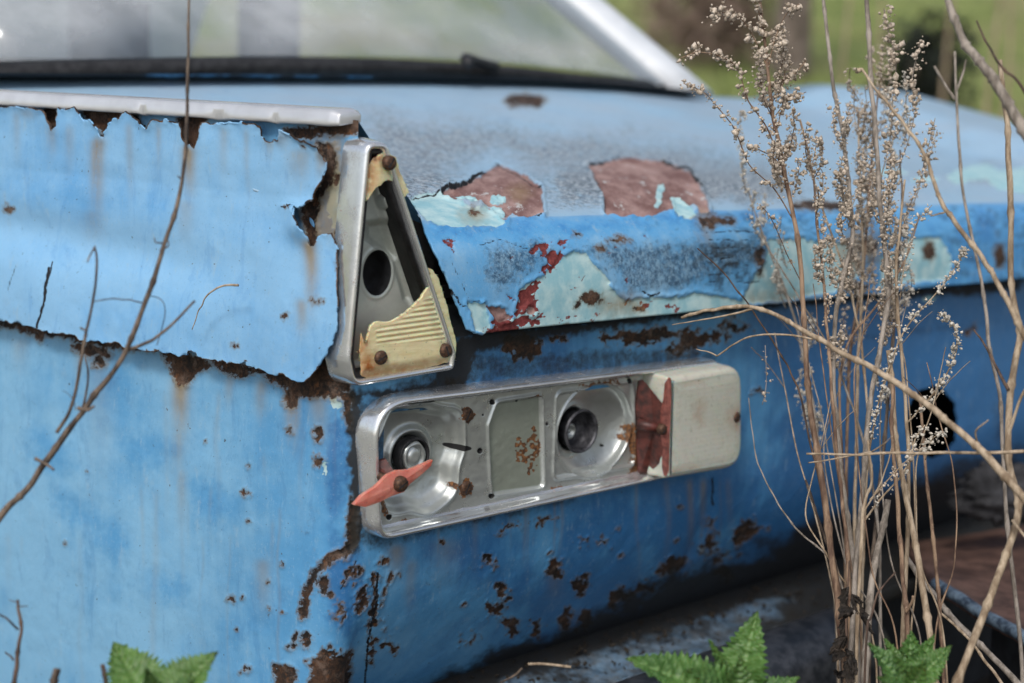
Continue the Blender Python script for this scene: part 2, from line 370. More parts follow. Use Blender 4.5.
# ------------------------------------------------------------------ the car
car = empty('derelict_car', Q(.8, .9, 0)*np.array([1, 1, 0]), label='abandoned blue saloon car with peeling paint, rust and broken tail lamps', cat='car')

# --- heights from the photograph, in the car's own frame
uC0, vC0 = FR.uv(430, 238, .02); H_CREASE = float(vC0)
uB0, vB0 = FR.uv(478, 331, .022); H_LIDB = float(vB0)
H_WIN = solve_h(82, 1.25, .6)
uW, vW = FR.uv(600, 645, -.05); H_PB = float(vW)-.012       # foot of the rear panel
vL = float(FR.uv(640, 486, 0)[1])                       # just under the tail lamp
_u = np.linspace(-.1, 1.7, 60); _px = proj(Q(_u, .62, H_WIN))[0]
_dh = np.array([solve_h(float(np.interp(x_, [-300, 0, 200, 400, 520, 600, 700, 1000], [74, 76, 77, 79, 82, 86, 95, 108])), u_, .62)-H_WIN for u_, x_ in zip(_u, _px)])
def dhw(u): return np.interp(u, _u, _dh)
print('heights', H_CREASE, H_LIDB, H_WIN, H_PB, vL, 'u', uC0, uB0)

# --- body shell, side and rear in one sheet wrapped round the corner
s = np.concatenate([np.arange(-1.15, -.50, .012), np.arange(-.50, .62, .0016), np.arange(.62, 1.82, .004)])
h = np.concatenate([np.arange(-.62, -.30, .006), np.arange(-.30, .26, .0017)])
S, Hh = np.meshgrid(s, h, indexing='ij')
def shell(S, Hh):
    r = .028; t = np.clip((S+r)/(2*r), 0, 1)
    l = np.where(S < -r, -S, np.where(S > r, 0, r*(1-t)**2)); u = np.where(S > r, S, np.where(S < -r, 0, r*t**2))
    bl = sstep(-r*1.2, r*1.2, S)[..., None]; N = nrm(N_S*(1-bl)+N_R*bl)
    side = 1-bl[..., 0]; rear = bl[..., 0]
    off = side*(-.004+.010*np.sin(np.clip((-Hh+.05)/.5, 0, 1)*pi)-.0) 
    hb = vL-.012
    off += rear*(-2.1*np.clip(hb-Hh, 0, .18)**1.8)
    off += rear*(-.075*sstep(H_LIDB-.010, H_LIDB+.02, Hh)*sstep(.040, .062, S))
    off += -.03*sstep(0.9, 1.5, S)*rear
    off += .0030*(fbm(S*9, Hh*9, 21)-.5) + .0016*(fbm(S*40, Hh*40, 31)-.5)
    # dent below the right end of the tail lamp
    off += -.006*np.exp(-((S-.44)/.012)**2)*sstep(vL+.0, vL-.05, Hh)*sstep(vL-.16, vL-.08, Hh)
    return Q(u, l, Hh)+off[..., None]*N, N
P, Nn = shell(S, Hh); px, py, dd = proj(P)

RUST_SIDE = [[(-80, 300), (0, 314), (60, 327), (120, 339), (180, 348), (172, 354), (100, 346), (50, 336), (0, 325), (-80, 316)], ell(28, 330, 9, 4, 12), ell(40, 336, 5, 4), ell(92, 350, 20, 6, 10), ell(100, 362, 5, 6),
    [(160, 350), (205, 358), (212, 366), (198, 372), (188, 386), (180, 386), (170, 366)], [(208, 358), (250, 366), (260, 372), (240, 376), (222, 370)],
    [(240, 362), (300, 374), (345, 340), (352, 372), (352, 392), (325, 396), (302, 396), (288, 390), (270, 380)],
    [(288, 384), (300, 392), (294, 408), (284, 404)],
    [(316, 138), (332, 145), (337, 162), (331, 184), (321, 201), (317, 212), (319, 240), (317, 256), (306, 262), (306, 225), (298, 208), (314, 196), (324, 176), (326, 160)], [(300, 118), (380, 118), (380, 130), (346, 134), (330, 136)], ell(340, 232, 7, 3), ell(336, 180, 3, 6), ell(330, 320, 3, 6), ell(341, 290, 3, 4),
    [(322, 136), (290, 140), (285, 130), (330, 128)], [(84, 100), (110, 110), (140, 118), (150, 134), (108, 140), (86, 122)], [(180, 110), (206, 114), (204, 148), (180, 146)], [(44, 104), (60, 108), (58, 134), (46, 130)],
    [(330, 350), (346, 320), (350, 380), (335, 400), (322, 388)],
    [(340, 392), (354, 392), (352, 430), (347, 428), (344, 410)], [(350, 500), (357, 505), (356, 548), (346, 560), (346, 535)],
    [(356, 542), (350, 554), (332, 562), (316, 576), (309, 596), (305, 616), (300, 612), (303, 594), (310, 574), (328, 556), (342, 547)],
    [(312, 660), (340, 656), (352, 648), (350, 690), (312, 695)], [(274, 664), (290, 664), (296, 680), (290, 700), (276, 694)],
    ell(318, 435, 5, 7), ell(318, 461, 5, 5), ell(322, 584, 5, 6), ell(306, 640, 4, 8), ell(246, 494, 2.5, 4), ell(246, 668, 3, 3), ell(290, 430, 2, 3), ell(232, 600, 2, 3), ell(292, 646, 3, 3), ell(262, 214, 2, 2), ell(234, 346, 3, 2)]
RUST_REAR = [ell(490, 561, 5, 5), ell(554, 569, 9, 9), ell(580, 586, 7, 9, 20), ell(503, 590, 5, 7), ell(498, 609, 7, 10), ell(510, 626, 6, 7), ell(537, 630, 7, 6), ell(566, 622, 8, 9), ell(587, 620, 7, 6), ell(617, 598, 10, 7, -20), ell(642, 588, 10, 5, -25), ell(673, 567, 14, 7, -25), ell(709, 540, 6, 11, 15), ell(718, 557, 9, 6, -35), ell(744, 531, 17, 8, -40), ell(722, 573, 8, 6), ell(707, 522, 5, 3, -30), ell(509, 527, 13, 2.5, -25), ell(546, 521, 10, 3, -15), ell(603, 540, 3, 3), ell(470, 640, 5, 3), ell(583, 541, 4, 2),
    ell(757, 392, 6, 3, 10), ell(1000, 545, 20, 10), ell(520, 346, 18, 12, 10), ell(560, 338, 9, 4), ell(450, 384, 10, 5), ell(640, 336, 40, 7, -3), ell(700, 338, 24, 8, -6), ell(735, 326, 16, 3, -5), ell(680, 350, 14, 4), ell(972, 330, 3, 8),
    [(376, 575), (382, 590), (378, 620), (372, 636), (368, 620), (372, 598)], ell(360, 600, 5, 12), ell(372, 650, 4, 12), ell(390, 645, 6, 4), ell(330, 652, 10, 5), ell(386, 560, 4, 5), ell(352, 575, 10, 5, -35), ell(340, 612, 4, 9)]
_r = np.random.default_rng(3); CH = [ell(_r.uniform(240, 340), _r.uniform(400, 680), _r.uniform(.8, 2), _r.uniform(1, 3.4)) for _ in range(12)]+[ell(_r.uniform(390, 800), _r.uniform(500, 640), _r.uniform(.8, 3.4), _r.uniform(.8, 2.2), -30) for _ in range(16)]+[ell(_r.uniform(0, 250), _r.uniform(360, 680), _r.uniform(.6, 1.3), _r.uniform(.6, 2)) for _ in range(5)]+[ell(_r.uniform(290, 390), _r.uniform(560, 690), _r.uniform(1, 4.5), _r.uniform(1.5, 7), 20) for _ in range(12)]
rust = np.maximum(np.maximum(mask(px, py, RUST_SIDE, 4.5, 11, 3, 10), mask(px, py, CH, 2, 7, 5, 6)), mask(px, py, RUST_REAR, 10, 9, 13, 9))
stain = np.zeros(px.shape)
def drip(x, y0, y1, wd, a): 
    global stain
    x_ = px-x-4*(vn(py/40, py*0, int(x))-.5)
    stain = np.maximum(stain, a*np.exp(-(x_/wd)**2)*sstep(y0-6, y0+6, py)*(1-sstep(y0, y1, py)))
for q in [(182, 375, 470, 9, .9), (178, 430, 500, 7, .4), (292, 395, 470, 8, .8), (262, 380, 440, 6, .5), (80, 350, 400, 6, .35), (320, 380, 470, 10, .6), (230, 376, 420, 5, .4), (100, 350, 520, 14, .25), (182, 470, 560, 5, .35), (262, 560, 640, 8, .4), (410, 560, 640, 6, .35), (395, 545, 590, 9, .6), (445, 540, 600, 14, .3), (554, 575, 610, 8, .3), (20, 340, 380, 8, .3)]: drip(*q)
zone = mask(px, py, [[(318, 150), (345, 150), (347, 345), (325, 380), (318, 300), (330, 240)]], 5, 12, 28, 8)
stain = np.maximum(stain, .75*(mask(px, py, [[(300, 150), (345, 130), (345, 400), (318, 400), (330, 300), (314, 262), (300, 230)]], 5, 16, 8, 8)))
grime_shade_line = np.interp(px, [380, 440, 520, 600, 660, 720, 800, 850, 1100], [700, 668, 632, 604, 576, 552, 522, 500, 420])
grime_shade = np.clip(.36+(py-grime_shade_line+46*(fbm(px/26, py/20, 9)-.5))/50, 0, 1)*sstep(375, 470, px)  # foot grime, with the dark shade at the panel bottom painted in
grime_shade = np.maximum(grime_shade, sstep(H_LIDB-.016, H_LIDB-.002, Hh)*(S > .03)*sstep(.05, .07, S)*1.1)  # shade in the recess beside and below the lid, painted in
grime_shade = np.maximum(grime_shade, .55*mask(px, py, [[(560, 410), (580, 505), (390, 548), (372, 556), (352, 540), (352, 400), (470, 350), (720, 345), (720, 362), (400, 396)]], 5, 16, 9, 8))
grime_shade = np.maximum(grime_shade, .8*mask(px, py, [[(440, 345), (480, 330), (1024, 276), (1024, 292), (760, 310), (600, 332), (480, 352), (460, 400), (380, 402), (352, 392), (430, 380)]], 4, 16, 19, 6))  # shadow line under the lid edge, painted into the colour
grime_shade = np.maximum(grime_shade, .95*mask(px, py, [[(347, 390), (362, 390), (362, 548), (350, 556), (349, 470)]], 5, 9, 14, 6))  # dark gap at the corner, its blackness put into the colour
grime_shade = np.maximum(grime_shade, .6*mask(px, py, [ell(400, 352, 60, 30), ell(640, 500, 14, 2), ell(930, 330, 70, 5, -5), ell(900, 520, 60, 20), ell(985, 480, 60, 30), ell(1000, 420, 8, 30)], 6, 20, 15, 10))
lich = .12+.25*mask(px, py, [ell(262, 600, 16, 40), ell(200, 590, 8, 24), ell(310, 520, 12, 60), ell(700, 330, 80, 14), ell(450, 570, 60, 30)], 8, 20, 24, 12)
lich = np.maximum(lich, .8*mask(px, py, [ell(702, 549, 9, 9)], 6, 10, 2, 8))
crack_shade = mask(px, py, lines([(378, 572), (376, 604), (368, 640), (364, 700)], 2.2)+lines([(712, 478), (713, 505)], 2)+lines([(357, 560), (340, 590)], 1.2), 1, 9, 3, 3)
for _i in range(26): drip(_r.uniform(-20, 340), _r.uniform(360, 560), _r.uniform(480, 690), _r.uniform(1.0, 3.5), _r.uniform(.06, .24))
for _i in range(16): drip(_r.uniform(390, 800), 480, _r.uniform(540, 640), _r.uniform(1.0, 3.5), _r.uniform(.2, .55))
fade_shade = .12+.50*sstep(360, 150, px)+.2*(vn(px/60, py/25, 77)-.5)-.30*sstep(480, 640, px)*sstep(400, 500, py)-.9*sstep(720, 860, px)-.12*sstep(370, 420, px)+.35*(vn(px/26, py/60, 78)-.5)*(px > 380)
fade_shade -= .5*mask(px, py, [ell(160, 585, 14, 22, -60), ell(90, 520, 10, 40, -50), ell(150, 450, 26, 10), ell(50, 450, 10, 30, -40), ell(215, 505, 12, 30, -50), ell(112, 380, 20, 14), ell(335, 480, 8, 60), ell(345, 590, 16, 50)], 10, 22, 33, 14)
hole = mask(px, py, [ell(932, 422, 25, 36, 0)], 2, 20, 3, 8)
pale = mask(px, py, [ell(335, 400, 5, 8), ell(930, 300, 8, 3), ell(326, 470, 2, 9), ell(336, 200, 8, 34), ell(340, 265, 6, 30), ell(334, 310, 7, 20)], 5, 9, 8, 8)
# cuts: lamp openings, the round hole, everything above the fender trim
cut = mask(px, py, [[(384, 415), (640, 384), (700, 378), (700, 462), (640, 474), (396, 525), (384, 505)], [(352, 152), (392, 152), (446, 345), (438, 366), (350, 379)]], 0, 9, 3, 8) > .5
cut |= hole > .5
H_STRIP = solve_h(122, 0, .03)
keepv = np.where(S < .002, Hh < H_STRIP+.004, Hh < H_CREASE-.012) & (~cut)
ck = keepv[:-1, :-1] & keepv[1:, :-1] & keepv[:-1, 1:] & keepv[1:, 1:]
ck &= ~(((py[:-1, :-1] < grime_shade_line[:-1, :-1]-400)) & (S[:-1, :-1] > 9))
disp = -.0010*sstep(.5, .6, rust)-.002*sstep(.5, .7, crack_shade)+.0012*np.exp(-((rust-.42)/.06)**2)
P = P+disp[..., None]*Nn
AT = dict(rust=rust, stain=stain, grime_shade=grime_shade, lichen=lich, crack_shade=crack_shade, fade_shade=fade_shade, pale=pale)
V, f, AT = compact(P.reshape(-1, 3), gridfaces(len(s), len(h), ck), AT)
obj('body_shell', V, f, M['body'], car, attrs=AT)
# added dark boxes, standing in for the shade behind openings and gaps
mb = MB(); mb.add(box(FR, .03, 1.45, H_PB-.05, H_CREASE-.03, -.20, -.13)); mb.add(box(FR, .015, .12, H_LIDB-.02, H_CREASE+.013, -.078, -.052)); mb.add(box(FR, .03, 1.4, H_CREASE-.06, H_CREASE-.05, -.60, -.05)); mb.build('gap_shade_boxes', M['dark'], car, smooth=False)

# --- loose outer skin of the rear wing, torn off along its top and its fold
SKIN = [(-90, 92), (0, 105), (28, 107), (47, 111), (55, 130), (60, 108), (78, 107), (84, 119), (96, 121), (104, 139), (110, 122), (120, 117), (128, 110), (134, 116), (150, 128), (156, 119), (182, 121), (186, 141), (196, 147), (203, 123), (240, 122), (262, 125), (266, 141), (281, 140), (284, 128), (300, 138), (322, 147), (331, 162), (326, 182), (316, 199), (304, 208), (292, 207), (284, 206), (296, 210), (306, 222), (312, 238), (314, 246), (322, 236), (334, 232), (338, 250), (339, 300), (337, 334), (328, 354), (318, 371), (308, 380), (300, 382), (285, 375), (270, 373), (250, 366), (247, 361), (242, 365), (215, 360), (200, 357), (196, 351), (190, 352), (188, 357), (160, 351), (130, 349), (118, 343), (80, 341), (74, 336), (50, 333), (36, 327), (0, 321), (-90, 304)]
a = np.arange(-.03, .56, .0016); b = np.arange(-.06, .24, .0016)
A, B = np.meshgrid(a, b, indexing='ij')
def skinf(A, B):
    hf = solve_h(350, 0, .2)
    off = .004+.012*sstep(.14, -.02, B)+.006*np.sin(np.clip((B+.02)/.17, 0, 1)*pi)
    off += -.009*np.exp(-((B-.088-.05*(A-.2))/.022)**2)*sstep(.02, .30, A)+.0030*(fbm(A*11, B*11, 5)-.5)*2+.0011*(fbm(A*45, B*45, 6)-.5)
    return Q(0, A, B)+off[..., None]*N_S
Pp = skinf(A, B); x_, y_, _ = proj(Pp)
xx = x_+1.6*(vn(x_/5, y_/5, 3)-.5)*2; yy = y_+1.8*(vn(x_/4, y_/4, 8)-.5)*2
Sd = sdf_poly(xx, yy, SKIN, 40)
A2, B2, keep = trim(A, B, Sd)
Pp = skinf(A2, B2); px, py, _ = proj(Pp)
edge = np.exp(-np.clip(Sd, 0, 99)/5)
top = sstep(160, 120, py); right = sstep(270, 310, px)*sstep(250, 200, py)
Pp += ((.0035*edge*(top*vn(px/14, py/30, 9)+right*.9+.25*vn(px/9, py/9, 4)))[..., None])*N_S
Pp += ((.008*np.exp(-(((px-304)/14)**2+((py-226)/16)**2)))[..., None])*N_S
stain = np.zeros(px.shape)
for q in [(100, 138, 250, 7, .8), (96, 210, 260, 10, .3), (190, 146, 215, 7, .9), (186, 200, 260, 9, .3), (52, 128, 170, 5, .4), (312, 240, 340, 7, .9), (302, 300, 350, 6, .6), (300, 150, 200, 12, .45), (322, 150, 190, 7, .7), (283, 132, 160, 8, .4), (30, 110, 125, 10, .4), (270, 128, 170, 5, .5), (130, 124, 230, 4, .35), (225, 128, 200, 5, .3), (160, 126, 190, 3, .4), (330, 180, 260, 4, .6), (248, 130, 240, 3, .3), (70, 126, 200, 5, .3), (18, 112, 180, 4, .3)]: drip(*q)
rust = mask(px, py, [ell(236, 346, 3, 2), ell(318, 301, 6, 2), ell(285, 316, 3, 2), ell(10, 209, 5, 3), ell(306, 145, 3, 2), ell(340, 266, 2, 8)], 3, 9, 8, 8)
rust = np.maximum(rust, .62*(1-sstep(0, 2.2, Sd))*(vn(px/13, py/13, 61) > .42))
crack_shade = mask(px, py, lines([(50, 268), (45, 300), (38, 328)], 2.6)+lines([(54, 262), (49, 280)], 1.4)+lines([(17, 266), (9, 290)], 1.0)+lines([(283, 207), (296, 205)], 1.5), 1.2, 9, 3, 3)
lich = .10+.2*mask(px, py, [ell(60, 250, 60, 10, 8), ell(150, 300, 60, 12, 8), ell(240, 190, 30, 12), ell(100, 175, 30, 6)], 10, 22, 12, 20)
fade_shade = .52+.25*(vn(px/70, py/40, 7)-.5)+.25*np.exp(-((py-224-px*.12)/14)**2)*sstep(330, 120, px)-.25*mask(px, py, [ell(80, 200, 90, 12, 6), ell(300, 230, 14, 14)], 8, 20, 8, 22)  # uneven fading, with the crease's lit and shaded bands painted in
V, f, AT = compact(Pp.reshape(-1, 3), gridfaces(len(a), len(b), keep), dict(rust=rust, stain=stain, crack_shade=crack_shade, lichen=lich, fade_shade=fade_shade))
o = obj('wing_skin', V, f, M['skin'], car, attrs=AT, label='loose pale blue outer skin of the rear wing with torn edges')
md = o.modifiers.new('thickness', 'SOLIDIFY'); md.thickness = .0012; md.offset = -1
# curled flake standing off the tear
fl_p = [(285, 207), (298, 206), (309, 222), (314, 240), (309, 247), (299, 243), (290, 228)]
n_ = 14; T = np.linspace(0, 1, n_); U1 = catmull([at(286, 207, 1.126), at(296, 226, 1.118), at(304, 243, 1.118)], 7); U2 = catmull([at(299, 207, 1.10), at(313, 222, 1.086), at(315, 246, 1.098)], 7)
rows = []
for k in range(len(U1)):
    t = np.linspace(0, 1, 7)[:, None]; rr = U1[k]*(1-t)+U2[k]*t + N_S*(.003*np.sin(t*pi)); rows.append(rr)
V = np.concatenate(rows); Fc = gridfaces(len(U1), 7)
o = obj('paint_flake', V, Fc, M['skin'], car, attrs=dict(fade_shade=np.full(len(V), .1))); md = o.modifiers.new('thickness', 'SOLIDIFY'); md.thickness = .001

# --- trunk lid and deck
PROF = []   # (l, h) from the lower edge of the rear face up over the crease and forward to the window
hc = H_CREASE
ctrl = [(-.030, H_LIDB), (-.028, H_LIDB+.02), (-.026, (H_LIDB+hc)/2), (-.020, hc-.014), (-.010, hc-.002), (.006, hc+.008), (.05, hc+.020), (.12, hc+.034), (.25, hc+.05), (.42, (hc+H_WIN)/2+.024), (.62, H_WIN), (.70, H_WIN-.002)]
prof = catmull([(x, y, 0) for x, y in ctrl], 24)[:, :2]
arc = np.concatenate([[0], np.cumsum(np.linalg.norm(np.diff(prof, axis=0), axis=1))])
t = np.concatenate([np.arange(0, .26, .0016), np.arange(.26, arc[-1], .006)])
u = np.concatenate([np.arange(-.005, .62, .0017), np.arange(.62, 1.82, .0045)])
Uu, Tt = np.meshgrid(u, t, indexing='ij')
def lidf(Uu, Tt):
    l = np.interp(Tt, arc, prof[:, 0]); hh = np.interp(Tt, arc, prof[:, 1])
    bow = -.016*((Uu-.75)/.75)**2*0
    hh = hh+.034*sstep(1.42, 1.60, Uu)*sstep(-.03, .03, l) - .006*((Uu-.7)/.7)**2*sstep(.1, .4, l) + .0025*(fbm(Uu*8, Tt*8, 3)-.5) 
    hh = hh+dhw(Uu)*sstep(.10, .60, l)
    # lower edge curls and dents
    l = l-.004*np.sin(Uu*23)*sstep(.03, 0, Tt)*.4
    return Q(Uu, l, hh)
P = lidf(Uu, Tt); px, py, _ = proj(P)
near = Tt < .2
poly = [(300, 204), (409, 199), (414, 203), (428, 236), (440, 262), (456, 300), (468, 330), (480, 334), (480, 480), (300, 480)]
Sd = np.where(near, -sdf_poly(px+1.5*(vn(px/5, py/5, 2)-.5), py, poly, 40), 40.0)
lb = np.interp(px, [470, 520, 600, 680, 760, 860, 960, 1060], [331, 327, 325, 318, 310, 299, 289, 280])+2.5*(vn(px/9, py*0, 4)-.5)
Sd = np.minimum(Sd, np.where(Tt < .06, lb-py+3, 40))
A2, B2, keep = trim(Uu, Tt, Sd)
P = lidf(A2, B2); px, py, _ = proj(P)
gu = np.gradient(P, axis=0); gt = np.gradient(P, axis=1); Nl = nrm(np.cross(gu, gt)); Nl *= np.sign(np.sum(Nl*(W*.6-FW*.6), -1))[..., None]
PRIM = [[(440, 192), (462, 185), (480, 176), (497, 165), (515, 170), (530, 178), (541, 188), (543, 215), (530, 216), (520, 217), (512, 213), (505, 222), (496, 210), (480, 204), (460, 199), (447, 196)],
        [(588, 165), (600, 164), (620, 158), (645, 160), (665, 161), (690, 172), (700, 188), (708, 204), (710, 213), (700, 212), (694, 205), (682, 215), (668, 210), (643, 217), (620, 216), (606, 214), (604, 195), (596, 180)],
        [(485, 303), (505, 309), (512, 318), (500, 322), (492, 313)], ell(530, 311, 5, 4)]
PALE = [[(409, 200), (418, 196), (430, 193), (446, 193), (462, 200), (472, 207), (490, 208), (498, 213), (506, 223), (498, 226), (438, 226), (425, 219)],
        [(440, 192), (448, 190), (462, 197), (480, 199), (478, 203), (455, 198)], ell(497, 200, 9, 5), [(658, 186), (664, 184), (660, 204), (655, 207)], [(674, 198), (682, 198), (694, 212), (690, 218), (678, 216)],
        [(541, 278), (556, 262), (569, 253), (583, 253), (598, 266), (611, 285), (625, 300), (646, 299), (706, 295), (745, 302), (760, 311), (681, 318), (597, 326), (500, 332), (490, 326), (516, 316), (520, 288)],
        [(467, 302), (484, 303), (490, 315), (490, 332), (476, 333)], [(765, 262), (770, 240), (800, 238), (850, 245), (862, 275), (850, 288), (800, 298), (740, 304), (746, 288)], [(905, 240), (940, 236), (955, 262), (945, 280), (905, 284)], [(1040, 162), (1000, 170), (985, 164), (960, 168), (944, 178), (955, 184), (985, 178), (1000, 190), (1040, 196)], ell(925, 180, 14, 3), ell(890, 172, 18, 3), [(880, 255), (900, 250), (905, 285), (880, 290)]]
RED = [[(535, 243), (549, 243), (548, 253), (535, 251)], [(541, 258), (553, 251), (562, 253), (562, 261), (550, 272), (543, 276), (541, 270), (548, 263)], [(519, 295), (524, 290), (532, 279), (541, 283), (537, 292), (534, 313), (526, 308), (518, 309)],
       [(484, 328), (500, 322), (530, 318), (546, 316), (546, 320), (520, 328), (491, 333)], [(446, 242), (456, 237), (451, 253)], [(642, 302), (654, 302), (648, 309), (639, 311)], ell(645, 235, 4, 3), ell(668, 306, 3, 1.5), ell(676, 308, 8, 1.5), ell(500, 318, 8, 5, 20), ell(560, 242, 7, 2, 15), ell(569, 319, 16, 1.2, -6), ell(520, 312, 6, 4)]
RUSTL = [[(696, 216), (712, 216), (737, 219), (736, 223), (716, 224), (709, 229), (702, 223)], ell(592, 299, 10, 7), ell(578, 304, 3, 3), ell(525, 101, 20, 6), ell(640, 309, 5, 2), ell(618, 240, 12, 1.6), ell(868, 246, 10, 6), ell(930, 250, 5, 10), ell(855, 288, 14, 5), ell(910, 205, 4, 3), ell(612, 326, 90, 1.6, -4), ell(830, 303, 60, 1.5, -6), ell(474, 211, 5, 3), ell(600, 248, 3, 3), ell(575, 236, 3, 2), ell(1000, 255, 6, 12), ell(820, 205, 30, 4), ell(760, 262, 3, 14)]
primer = mask(px, py, PRIM, 3.0, 12, 3, 9); pale = mask(px, py, PALE, 3.5, 12, 5, 9); _r = np.random.default_rng(12)
red = mask(px, py, RED+[ell(_r.uniform(500, 640), _r.uniform(238, 325), _r.uniform(.8, 3), _r.uniform(.6, 2), -15) for _ in range(26)], 7.0, 6, 7, 7); rust = mask(px, py, RUSTL, 4, 9, 9, 9)
sl_ = mask(px, py, [[(657, 185), (665, 183), (661, 205), (654, 208)], [(671, 196), (682, 199), (696, 213), (690, 220), (676, 216)], [(454, 195), (470, 196), (482, 200), (470, 203)], ell(498, 200, 9, 5), [(488, 207), (500, 207), (506, 218), (496, 216)]], 2.5, 8, 4, 6)
primer = np.minimum(primer, 1-sl_); pale = np.maximum(pale, sl_)
face = sstep(.115, .095, Tt)
lich = .30+.62*mask(px, py, [[(360, 110), (500, 118), (560, 130), (620, 130), (770, 150), (800, 200), (720, 205), (560, 205), (545, 180), (500, 158), (440, 185), (400, 195), (365, 180)]], 12, 30, 5, 22)*(1-face)
lich = np.maximum(lich, .72*mask(px, py, [[(485, 238), (540, 236), (560, 250), (600, 240), (760, 236), (760, 262), (700, 290), (625, 296), (600, 262), (560, 250), (530, 280), (500, 300), (480, 280)]], 9, 15, 6, 14))
lich = np.where(Tt > .16, lich*(1-.25*sstep(.16, .3, Tt)), lich); lich = np.maximum(lich, .6*sstep(760, 860, px)*(1-face)*vn(px/30, py/9, 6))
lich *= 1-.8*np.exp(-((py-(226-(px-430)*.04))/9)**2)
crack_shade = np.zeros(px.shape)
cl = [((706+3*k % 9, 233+k*7), (735, 231+k*7+3*math.sin(k)), (766-4*(k % 2), 234+k*7)) for k in range(8)]
crack_shade = mask(px, py, sum([lines(q, 1.1) for q in cl], [])+lines([(452, 262), (462, 285), (470, 300), (484, 303)], .8)+lines([(452, 290), (463, 306), (469, 303)], 1.6)+lines([(480, 245), (500, 240), (535, 250), (560, 258)], .9)+lines([(641, 290), (650, 296), (660, 293)], 1.6)
    +lines([(440, 192), (462, 184), (480, 175), (497, 164)], 1.7)+lines([(497, 164), (541, 187)], .9)+lines([(588, 164), (600, 163), (620, 157)], 1.8)+lines([(660, 160), (690, 171), (702, 188)], 1.5)+lines([(520, 217), (541, 216)], 1.2)+lines([(409, 194), (412, 199), (430, 194), (444, 192)], 1.2)+lines([(596, 178), (604, 194), (606, 214)], .9), 2.0, 8, 3, 3)  # shadow lines painted along the lifted edges of the peeled patches
grime_shade = .22*face*sstep(470, 500, px)*sstep(.42, .62, fbm(px/9, py/5, 44))*(1-np.clip(pale*1.4, 0, 1)) + .8*mask(px, py, [ell(728, 262, 26, 20), ell(850, 262, 20, 4)], 8, 8, 9, 12)*.25 + .22*face*sstep(560, 760, px)
grime_shade = np.maximum(grime_shade, .5*sstep(arc[-1]-.12, arc[-1]-.05, Tt))
fade_shade = np.where(face > .5, .30, .95)-.35*sstep(700, 1000, px)*face+.5*(1-face)*sstep(.4, .7, Tt)*0
fade_shade = fade_shade-.45*mask(px, py, [ell(620, 222, 190, 7, -3), ell(530, 222, 12, 7), ell(522, 223, 20, 7)], 8, 14, 3, 10)
stain = .8*mask(px, py, [ell(520, 190, 5, 5), ell(620, 305, 20, 8), ell(705, 225, 5, 14), ell(474, 215, 10, 6), ell(860, 250, 20, 22), ell(790, 300, 40, 4)], 6, 12, 3, 10)
bare = np.maximum(np.maximum(sstep(.48, .56, primer), sstep(.48, .56, pale)*.6), sstep(.5, .56, red)*.8)
curl = np.exp(-((primer-.40)/.07)**2)+.55*np.exp(-((pale-.36)/.07)**2)
P = P+(-.0022*bare-.0015*sstep(.5, .7, crack_shade)+.0042*curl*vn(px/8, py/8, 4))[..., None]*Nl
AT = dict(chalk=.75*(1-face)*np.clip(.45+.7*vn(px/60, py/14, 12), 0, 1), rust=rust, primer=primer, pale=pale, red=red, stain=stain, grime_shade=grime_shade, lichen=lich, crack_shade=crack_shade, fade_shade=fade_shade)
V, f, AT = compact(P.reshape(-1, 3), gridfaces(len(u), len(t), keep), AT)
o = obj('trunk_lid', V, f, M['lid'], car, attrs=AT); lid = o
md = o.modifiers.new('thickness', 'SOLIDIFY'); md.thickness = .0022; md.offset = -1

# inner wall of the tail fin, from the strip down to the deck
A, B = np.meshgrid(np.arange(.026, 1.1, .008), np.linspace(0, 1, 12), indexing='ij')
hd = np.interp(A, prof[:, 0], prof[:, 1])+dhw(A*0)*sstep(.1, .6, A); P = Q(.020+.075*B, A, (H_STRIP+.008)*(1-B)+(hd-.01)*B)
obj('fin_inner_wall', P.reshape(-1, 3), gridfaces(*A.shape), M['body'], car, attrs=dict(fade_shade=np.full(A.size, .5), lichen=np.full(A.size, .4)))
# --- bright strip along the top of the wing
hs0 = H_STRIP
sec = [(-.0055, -.003), (-.0070, -.001), (-.0062, .0065), (-.0048, .0086), (-.0030, .0094), (.013, .0112), (.020, .0090), (.020, .001)]   # (u outward negative, h)
L = np.concatenate([np.arange(.012, .46, .002), np.arange(.46, 1.2, .02)]); rings = []
for l_ in L:
    dn = .0009*(vn(np.array([l_*70]), np.array([0.]), 4)[0]-.5)-.0022*math.exp(-((l_-.222)/.004)**2)-.0022*math.exp(-((l_-.135)/.010)**2)-.0018*math.exp(-((l_-.075)/.004)**2)
    kk = 1.0 if l_ > 0.02 else .75+.25*(l_-.012)/.008
    rings.append(np.array([Q(x_*kk-(dn if i < 2 else 0)*1.0, l_, hs0+y_*kk+(0.6*dn if i < 3 else 0)) for i, (x_, y_) in enumerate(sec)]))
V, Fc = loft(rings, True, True); ot = obj('wing_trim', V, Fc, M['trim'], car, smooth=True)
md = ot.modifiers.new('bevel', 'BEVEL'); md.width = .0012; md.segments = 2; md.limit_method = 'ANGLE'
md = ot.modifiers.new('es', 'EDGE_SPLIT'); md.split_angle = radians(38)

